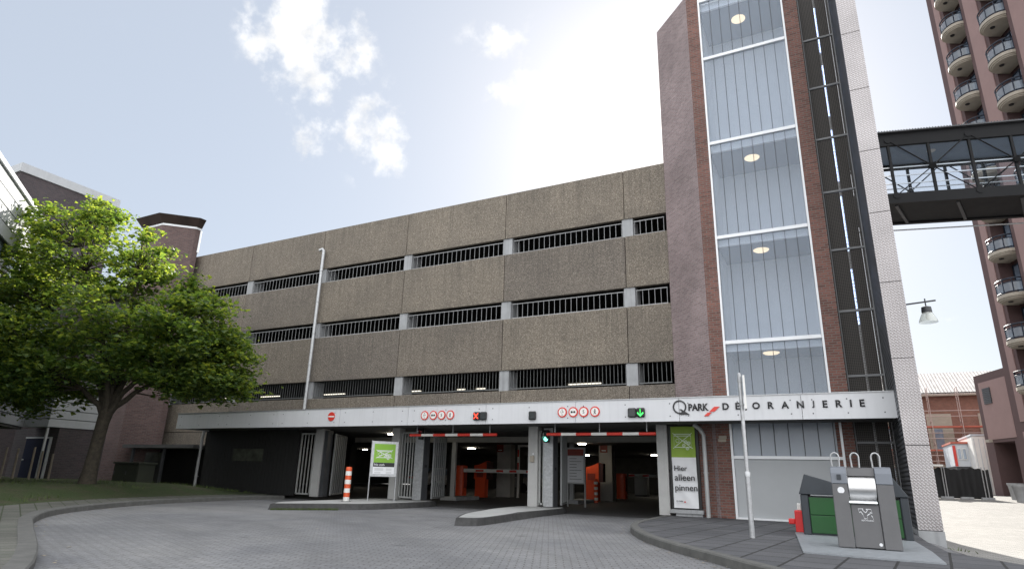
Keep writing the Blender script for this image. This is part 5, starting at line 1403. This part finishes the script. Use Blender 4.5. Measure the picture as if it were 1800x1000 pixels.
dark_block()
def white_building():
    P0 = CAMP + ray(40, 751)*27.
    h = Vector((-.79, .61, 0)).normalized(); ang = math.atan2(-h.y, -h.x)   # local x towards the camera, local y = away from the garage
    org = Vector((P0.x, P0.y, 0))
    t = thing('white_clad_building', 'white clad building with a dark recessed ground floor at the left edge', 'building', org, ang)
    def P(nm, bm, m, par=None): return obj(nm, bm, m, par or t, local=True)
    zc, zr = P0.z, 10.35
    # the facade lies on y=0; building body on the side away from the garage
    s = -1
    def bx(bm, x0, x1, y0, y1, z0, z1): box(bm, x0, x1, min(s*y0, s*y1), max(s*y0, s*y1), z0, z1)
    L = 26
    def band(z0, z1, nrow, nm):
        bm = NB(); hh = (z1-z0)/nrow
        for r in range(nrow): bx(bm, 0, L, 0 if r % 2 == 0 else .004, .2, z0+hh*r+.022, z0+hh*(r+1)-.022)
        P(nm, bm, CLAD)
        bm = NB(); bx(bm, .01, L, .06, .19, z0, z1); P('cladding_joints', bm, STEEL_D)
    band(zc, 3.7, 3, 'lower_cladding'); band(5.6, 6.7, 3, 'middle_cladding'); band(8.4, zr, 4, 'upper_cladding')
    bm = NB(); bx(bm, -.02, L, -.08, 8, zr+.002, zr+.16); P('roof_edge', bm, ALU)
    for z0, z1 in ((3.7, 5.6), (6.7, 8.4)):
        bm = NB(); bx(bm, .05, L, .15, .2, z0, z1); w = P('window_band', bm, WINGLASS)
        bm = NB()
        for i in range(14): bx(bm, .1+i*1.85, .2+i*1.85, .05, .149, z0, z1)
        P('mullions', bm, ALU, w)
    bm = NB(); bx(bm, 0, L, .21, 8, zc, zr); P('body', bm, CONC_D)
    bm = NB(); bx(bm, -.5, L, 1.6, 8, 0, zc-.01); P('ground_floor', bm, BRICK_D)
    bm = NB(); bx(bm, 0.01, L, .03, 1.6, zc-.09, zc-.005); P('soffit', bm, SOFFIT)
white_building()
def white_wing():
    P0 = CAMP + ray(40, 751)*27.
    x0, y = P0.x+.02, P0.y
    zc = P0.z; x1 = onY(83, 752, y).x
    t = thing('white_clad_porch', 'small white clad porch over a dark blue door at the far left', 'porch', ((x0+x1)/2, y, 0))
    bm = NB()
    for r in range(4): box(bm, x0, x1, y+(.0 if r % 2 == 0 else .004), y+2.5, zc+.02+r*.36, zc+.35+r*.36)
    obj('cladding', bm, CLAD, t)
    bm = NB(); box(bm, x0-1.6, x1-.02, y+.5, y+2.5, 0, zc-.004); obj('dark_wall', bm, BRICK_D, t)
    bm = NB(); box(bm, x0-.35, x1-.45, y+.42, y+.495, .15, 2.0); d = obj('blue_door', bm, BLUEDOOR, t)
    bm = NB(); lathe(bm, (x0-.2, y+.415, 1.1), [(.03, 0), (.03, .05)], 10, 'y'); obj('handle', bm, ALU, d)
    bm = NB(); box(bm, x0-.4, x1-.35, y+.40, y+.49, 2.002, 2.06); box(bm, x1-.44, x1-.36, y+.40, y+.49, .1, 2.0); obj('door_frame', bm, STEEL_P, t)
    bm = NB(); box(bm, x1-.1, x1-.02, y+.02, y+.1, 0, zc-.004); obj('porch_post', bm, STEEL_P, t)
white_wing()
def stakes():
    pts = [((0, 840), (8, 785)), ((20, 845), (38, 787)), ((50, 841), (63, 785)), ((65, 842), (82, 792)), ((86, 835), (94, 797))]
    labs = ['leftmost thin pale stake at the frame edge by the blue door', 'thin pale stake in front of the middle of the blue door', 'thin pale stake at the right edge of the blue door', 'thin pale stake in front of the dark brick just right of the blue door', 'short thin stake furthest right of the row by the blue door']
    for (b, tp), lab in zip(pts, labs):
        p = CAMP+ray(*b)*24.; q = CAMP+ray(*tp)*24.
        z = vz(p.x, p.y, 0); 
        bm = NB(); tube(bm, [(p.x, p.y, min(z, p.z)-.1), (p.x+random.uniform(-.05, .05), p.y, q.z)], [.045, .038], 7)
        o = obj('wooden_stake', bm, WOODP); tag(o, lab, 'stake', 'thin stakes in a row by the blue door')
stakes()
def utility():
    p = CAMP+ray(215, 852)*25.; x, y, z = p.x, p.y, p.z
    t = thing('utility_cabinet', 'low wide olive utility cabinet between the tree and the shelter', 'cabinet', (x, y, z))
    bm = NB(); box(bm, x-.8, x+.85, y, y+.7, z-.15, z+.82); obj('body', bm, UTIL, t, bevel=.02)
    bm = NB(); box(bm, x-.85, x+.9, y-.05, y+.75, z+.822, z+.90); obj('lid', bm, UTIL, t, bevel=.015)
    for k in (-.76, .04):
        bm = NB(); box(bm, x+k, x+k+.76, y-.018, y-.002, z+.02, z+.78); d = obj('door', bm, UTIL, t)
        bm = NB(); box(bm, x+k+.05, x+k+.08, y-.04, y-.019, z+.4, z+.55); obj('handle', bm, STEEL_D, d)
utility()

# ================================================================== TREE
def tree():
    T = CAMP+ray(152, 852)*20.6; T.z = .33
    t = thing('maple_tree', 'broad leafy green maple tree on the grass at the left', 'tree', T)
    rnd = random.Random(11)
    ax = Vector((.885, .465, 0)); ay = Vector((-.465, .885, 0))
    def W3(u, v, z): return T + ax*(u*.93) + ay*(v*.93) + Vector((0, 0, (z-.26)*.93))
    # lobes: u (right in the view), v (depth), z, radii
    lobes = [(-.6, 0, 5.8, 4.3, 3.6, 2.5, .62), (-3.0, .3, 4.7, 3.4, 3.2, 1.9, .55), (-2.3, -.2, 8.9, 2.3, 2.2, 1.9, .42), (-3.7, 0, 10.2, 1.2, 1.1, .9, .10), (-2.4, .2, 10.9, .75, .8, .7, .06), (-1.3, 0, 10.4, .6, .6, .5, .04),
             (2.6, 0, 5.6, 2.2, 2.6, 1.7, .40), (3.7, .2, 4.7, 1.6, 1.8, 1.5, .26), (-4.6, 0, 7.6, 1.8, 2.2, 1.6, .3), (.2, 0, 8.4, 1.5, 1.6, 1.1, .17), (2.6, .1, 7.6, .8, .8, .6, .07), (4.3, .2, 3.9, .9, .9, .6, .05), (-4.2, .3, 3.9, 1.5, 1.6, .8, .12), (.4, .1, 9.9, .5, .5, .4, .025), (1.3, 0, 9.2, .4, .4, .3, .02), (2.0, -.3, 3.95, 1.3, 1.4, .7, .12), (-2.2, -.6, 3.8, 1.6, 1.6, .6, .12), (3.6, .0, 4.0, 1.4, 1.2, .6, .1), (-5.4, 0, 5.4, 1.4, 2, 1.4, .2), (3.2, 0, 7.0, .5, .5, .4, .03)]
    cl = []
    for (u, v, z, ru, rv, rz, wt) in lobes:
        for _ in range(max(2, int(150*wt))):
            while True:
                a = Vector((rnd.uniform(-1, 1), rnd.uniform(-1, 1), rnd.uniform(-1, 1)))
                if .3 < a.length < 1: break
            cl.append((u+a.x*ru, v+a.y*rv, z+a.z*rz))
    cl = [c for c in cl if c[2] > 2.75 and not (abs(c[0]-.2) < 1.5 and c[2] < 4.1 and abs(c[1]) < 1.2)]
    # limbs
    bmT = NB(); rings = [(0, 0, -.1, .36), (0, 0, .36, .27), (.02, 0, .86, .215), (.05, 0, 1.6, .195), (.10, 0, 2.4, .195), (.16, 0, 2.85, .22)]
    tube(bmT, [W3(a, b, c) for a, b, c, r in rings], [r for *_, r in rings], 14)
    limbs = []
    heads = [(-2.9, .2, 6.6), (-1.4, -.6, 8.1), (-.3, .8, 8.6), (.6, -.4, 8.0), (1.8, .5, 6.8), (2.8, -.2, 5.8), (-3.6, -.4, 5.0), (-.6, 1.9, 6.2), (.5, -1.8, 6.4), (-2.3, 0, 9.3), (3.3, .4, 4.9)]
    for hx, hv, hz in heads:
        p0 = Vector((.14+hx*.03, hv*.05, 2.75)); p3 = Vector((hx, hv, hz))
        p1 = p0+Vector((hx*.12, hv*.15, (hz-2.75)*.35)); p2 = p0+Vector((hx*.5, hv*.5, (hz-2.75)*.62))
        pts = []
        for k in range(9):
            s = k/8; q = p0*(1-s)**3+p1*3*s*(1-s)**2+p2*3*s*s*(1-s)+p3*s**3
            q += Vector((rnd.uniform(-.05, .05), rnd.uniform(-.05, .05), rnd.uniform(-.04, .04)))*(1 if 0 < k < 8 else 0); pts.append(q)
        r0 = .115; tube(bmT, [W3(*q) for q in pts], [r0*(1-.82*k/8) for k in range(9)], 8)
        limbs.append(pts)
    tips = []
    allp = [q for L_ in limbs for q in L_[3:]]
    for c in cl:
        cv = Vector(c); q = min(allp, key=lambda a: (a-cv).length+max(0, a.z-cv.z)*1.0)
        if (q-cv).length < 4.2:
            m = q.lerp(cv, .55)+Vector((rnd.uniform(-.15, .15), rnd.uniform(-.15, .15), rnd.uniform(-.1, .25)))
            tube(bmT, [W3(*q), W3(*m), W3(*cv)], [.032, .02, .008], 5, cap=False)
    obj('trunk', bmT, BARK, t, smooth=True)
    verts, faces = [], []
    for (u, v, z) in cl:
        R0 = rnd.uniform(.35, .85); n = int(150*R0/.65*rnd.uniform(.5, 1.3))
        if z > 7.2: R0 *= .8; n = int(n*.52)
        for _ in range(n):
            a = Vector((rnd.gauss(0, .5), rnd.gauss(0, .5), rnd.gauss(0, .25)))*R0
            p = Vector((u, v, z))+a
            s = rnd.choice((.045, .06, .06, .075, .075, .09, .11))*rnd.uniform(.85, 1.15)
            nrm = Vector((rnd.gauss(0, .45), rnd.gauss(0, .45), 1)).normalized(); d = Vector((rnd.gauss(0, 1), rnd.gauss(0, 1), -.25)); d = (d-nrm*d.dot(nrm)).normalized(); e = nrm.cross(d)
            k = len(verts); droop = nrm*(-.35*s)
            # five-sided lobed leaf, slightly folded
            for q in (d*-s, d*-.2*s+e*.95*s+droop, d*.45*s+e*.45*s, d*1.15*s, d*.45*s-e*.45*s, d*-.2*s-e*.95*s+droop):
                w = W3(p.x, p.y, p.z); ww = ax*q.x+ay*q.y+Vector((0, 0, q.z)); verts.append(w+ww-T)
            faces += [(k, k+1, k+2, k+3), (k, k+3, k+4, k+5)]
    me = bpy.data.meshes.new('crown'); me.from_pydata([tuple(v) for v in verts], [], faces); me.materials.append(LEAF); me.update()
    o = bpy.data.objects.new('crown', me); COL.objects.link(o); o.parent = t
    print('leaves', len(faces)//2)
tree()
def grass_tufts():
    rnd = random.Random(5); verts, faces = [], []
    strip = offset(KL, 1.9)
    for _ in range(9000):
        i = rnd.randrange(6, len(KL)-1); t = (KL[i+1]-KL[i-1]).normalized(); nn = Vector((-t.y, t.x, 0))
        p = strip[i]+nn*(rnd.random()**1.3*8)+t*rnd.uniform(-.3, .3)
        if p.y > 18.8 or mnoise.noise(Vector((p.x*.5, p.y*.5, 0))) < -.05: continue
        z = vz(p.x, p.y, 0); h = rnd.uniform(.04, .13); a = rnd.uniform(0, 6.28); w = .008
        dx, dy = math.cos(a), math.sin(a); k = len(verts)
        verts += [(p.x-dx*w, p.y-dy*w, z-.01), (p.x+dx*w, p.y+dy*w, z-.01), (p.x+dy*h*.4, p.y-dx*h*.4, z+h)]; faces.append((k, k+1, k+2))
    # weeds along the kerb foot and island nose
    for _ in range(500):
        q = (rnd.uniform(-14.6, -13.4), 0); x = q[0]; y = 13.45+(x+14.7)*1.15+rnd.uniform(-.06, .05); h = rnd.uniform(.03, .09); a = rnd.uniform(0, 6.28); k = len(verts)
        verts += [(x-.01, y-.12, ROAD), (x+.01, y-.12, ROAD), (x+math.cos(a)*h*.6, y-.12+math.sin(a)*h*.6, ROAD+h)]; faces.append((k, k+1, k+2))
    for (cx, cy, cz, sx, sy, n) in ((1.5, 16.35, -.27, .3, .1, 120), (-.3, 12.9, .0, .5, .3, 0)):
        for _ in range(n):
            x, y, h, a, k = cx+rnd.gauss(0, sx), cy+rnd.gauss(0, sy), rnd.uniform(.03, .1), rnd.uniform(0, 6.28), len(verts)
            verts += [(x-.012, y, cz), (x+.012, y, cz), (x+math.cos(a)*h*.7, y+math.sin(a)*h*.7, cz+h)]; faces.append((k, k+1, k+2))
    me = bpy.data.meshes.new('grass'); me.from_pydata(verts, [], faces); me.materials.append(GRASSB); me.update()
    o = bpy.data.objects.new('grass', me); COL.objects.link(o); o['kind'] = 'stuff'; tag(o, 'short grass blades and weeds on the verge and along the kerbs', 'grass')
GRASSB = plain('grass_blades', (.06, .09, .02), .8, var=.4, scale=3)
grass_tufts()
def litter():
    for px, py, lab in ((1240, 976, 'larger crumpled white paper scrap in the gutter by the right kerb'), (1268, 987, 'tiny white paper scrap in the gutter nearer the camera')):
        p = onZ(px, py, ROAD); bm = NB(); r = .05 if px < 1250 else .025
        bmesh.ops.create_icosphere(bm, subdivisions=2, radius=r)
        for v in bm.verts: v.co = v.co*(1+.5*mnoise.noise(v.co*40)); v.co.z *= .5; v.co += Vector((p.x, p.y, ROAD+.018))
        tag(obj('paper_scrap', bm, PAPER), lab, 'litter', 'paper scraps in the gutter')
litter()
def debris():
    rnd = random.Random(9); verts, faces = [], []
    def flake(x, y, z, r):
        k = len(verts); a = rnd.uniform(0, 6.28); n = rnd.choice((4, 5, 5)); verts.append((x, y, z+r*.35))
        for i in range(n): verts.append((x+r*math.cos(a+6.28*i/n)*rnd.uniform(.6, 1.2), y+r*math.sin(a+6.28*i/n)*rnd.uniform(.6, 1.2), z+.003+rnd.random()*r*.3))
        for i in range(n): faces.append((k, k+1+i, k+1+(i+1) % n))
    for C_, sd in ((KL, -1), (KR, -1)):
        o = offset(C_, sd*.12)
        for _ in range(90):
            p = o[rnd.randrange(6, len(o)-1)]; flake(p.x+rnd.gauss(0, .12), p.y+rnd.gauss(0, .12), ROAD, rnd.uniform(.012, .035))
    for _ in range(70): flake(rnd.uniform(-13, -1.5), rnd.uniform(7, 17), ROAD, rnd.uniform(.008, .02))
    me = bpy.data.meshes.new('gutter_debris'); me.from_pydata(verts, [], faces); me.materials.append(DEBRIS); me.update()
    o = bpy.data.objects.new('gutter_debris', me); COL.objects.link(o); o['kind'] = 'stuff'; tag(o, 'tiny pale and brown bits of debris lying along the kerbs', 'debris')
DEBRIS = plain('dry_debris', (.28, .24, .18), .9, var=.7, scale=2.5)
debris()
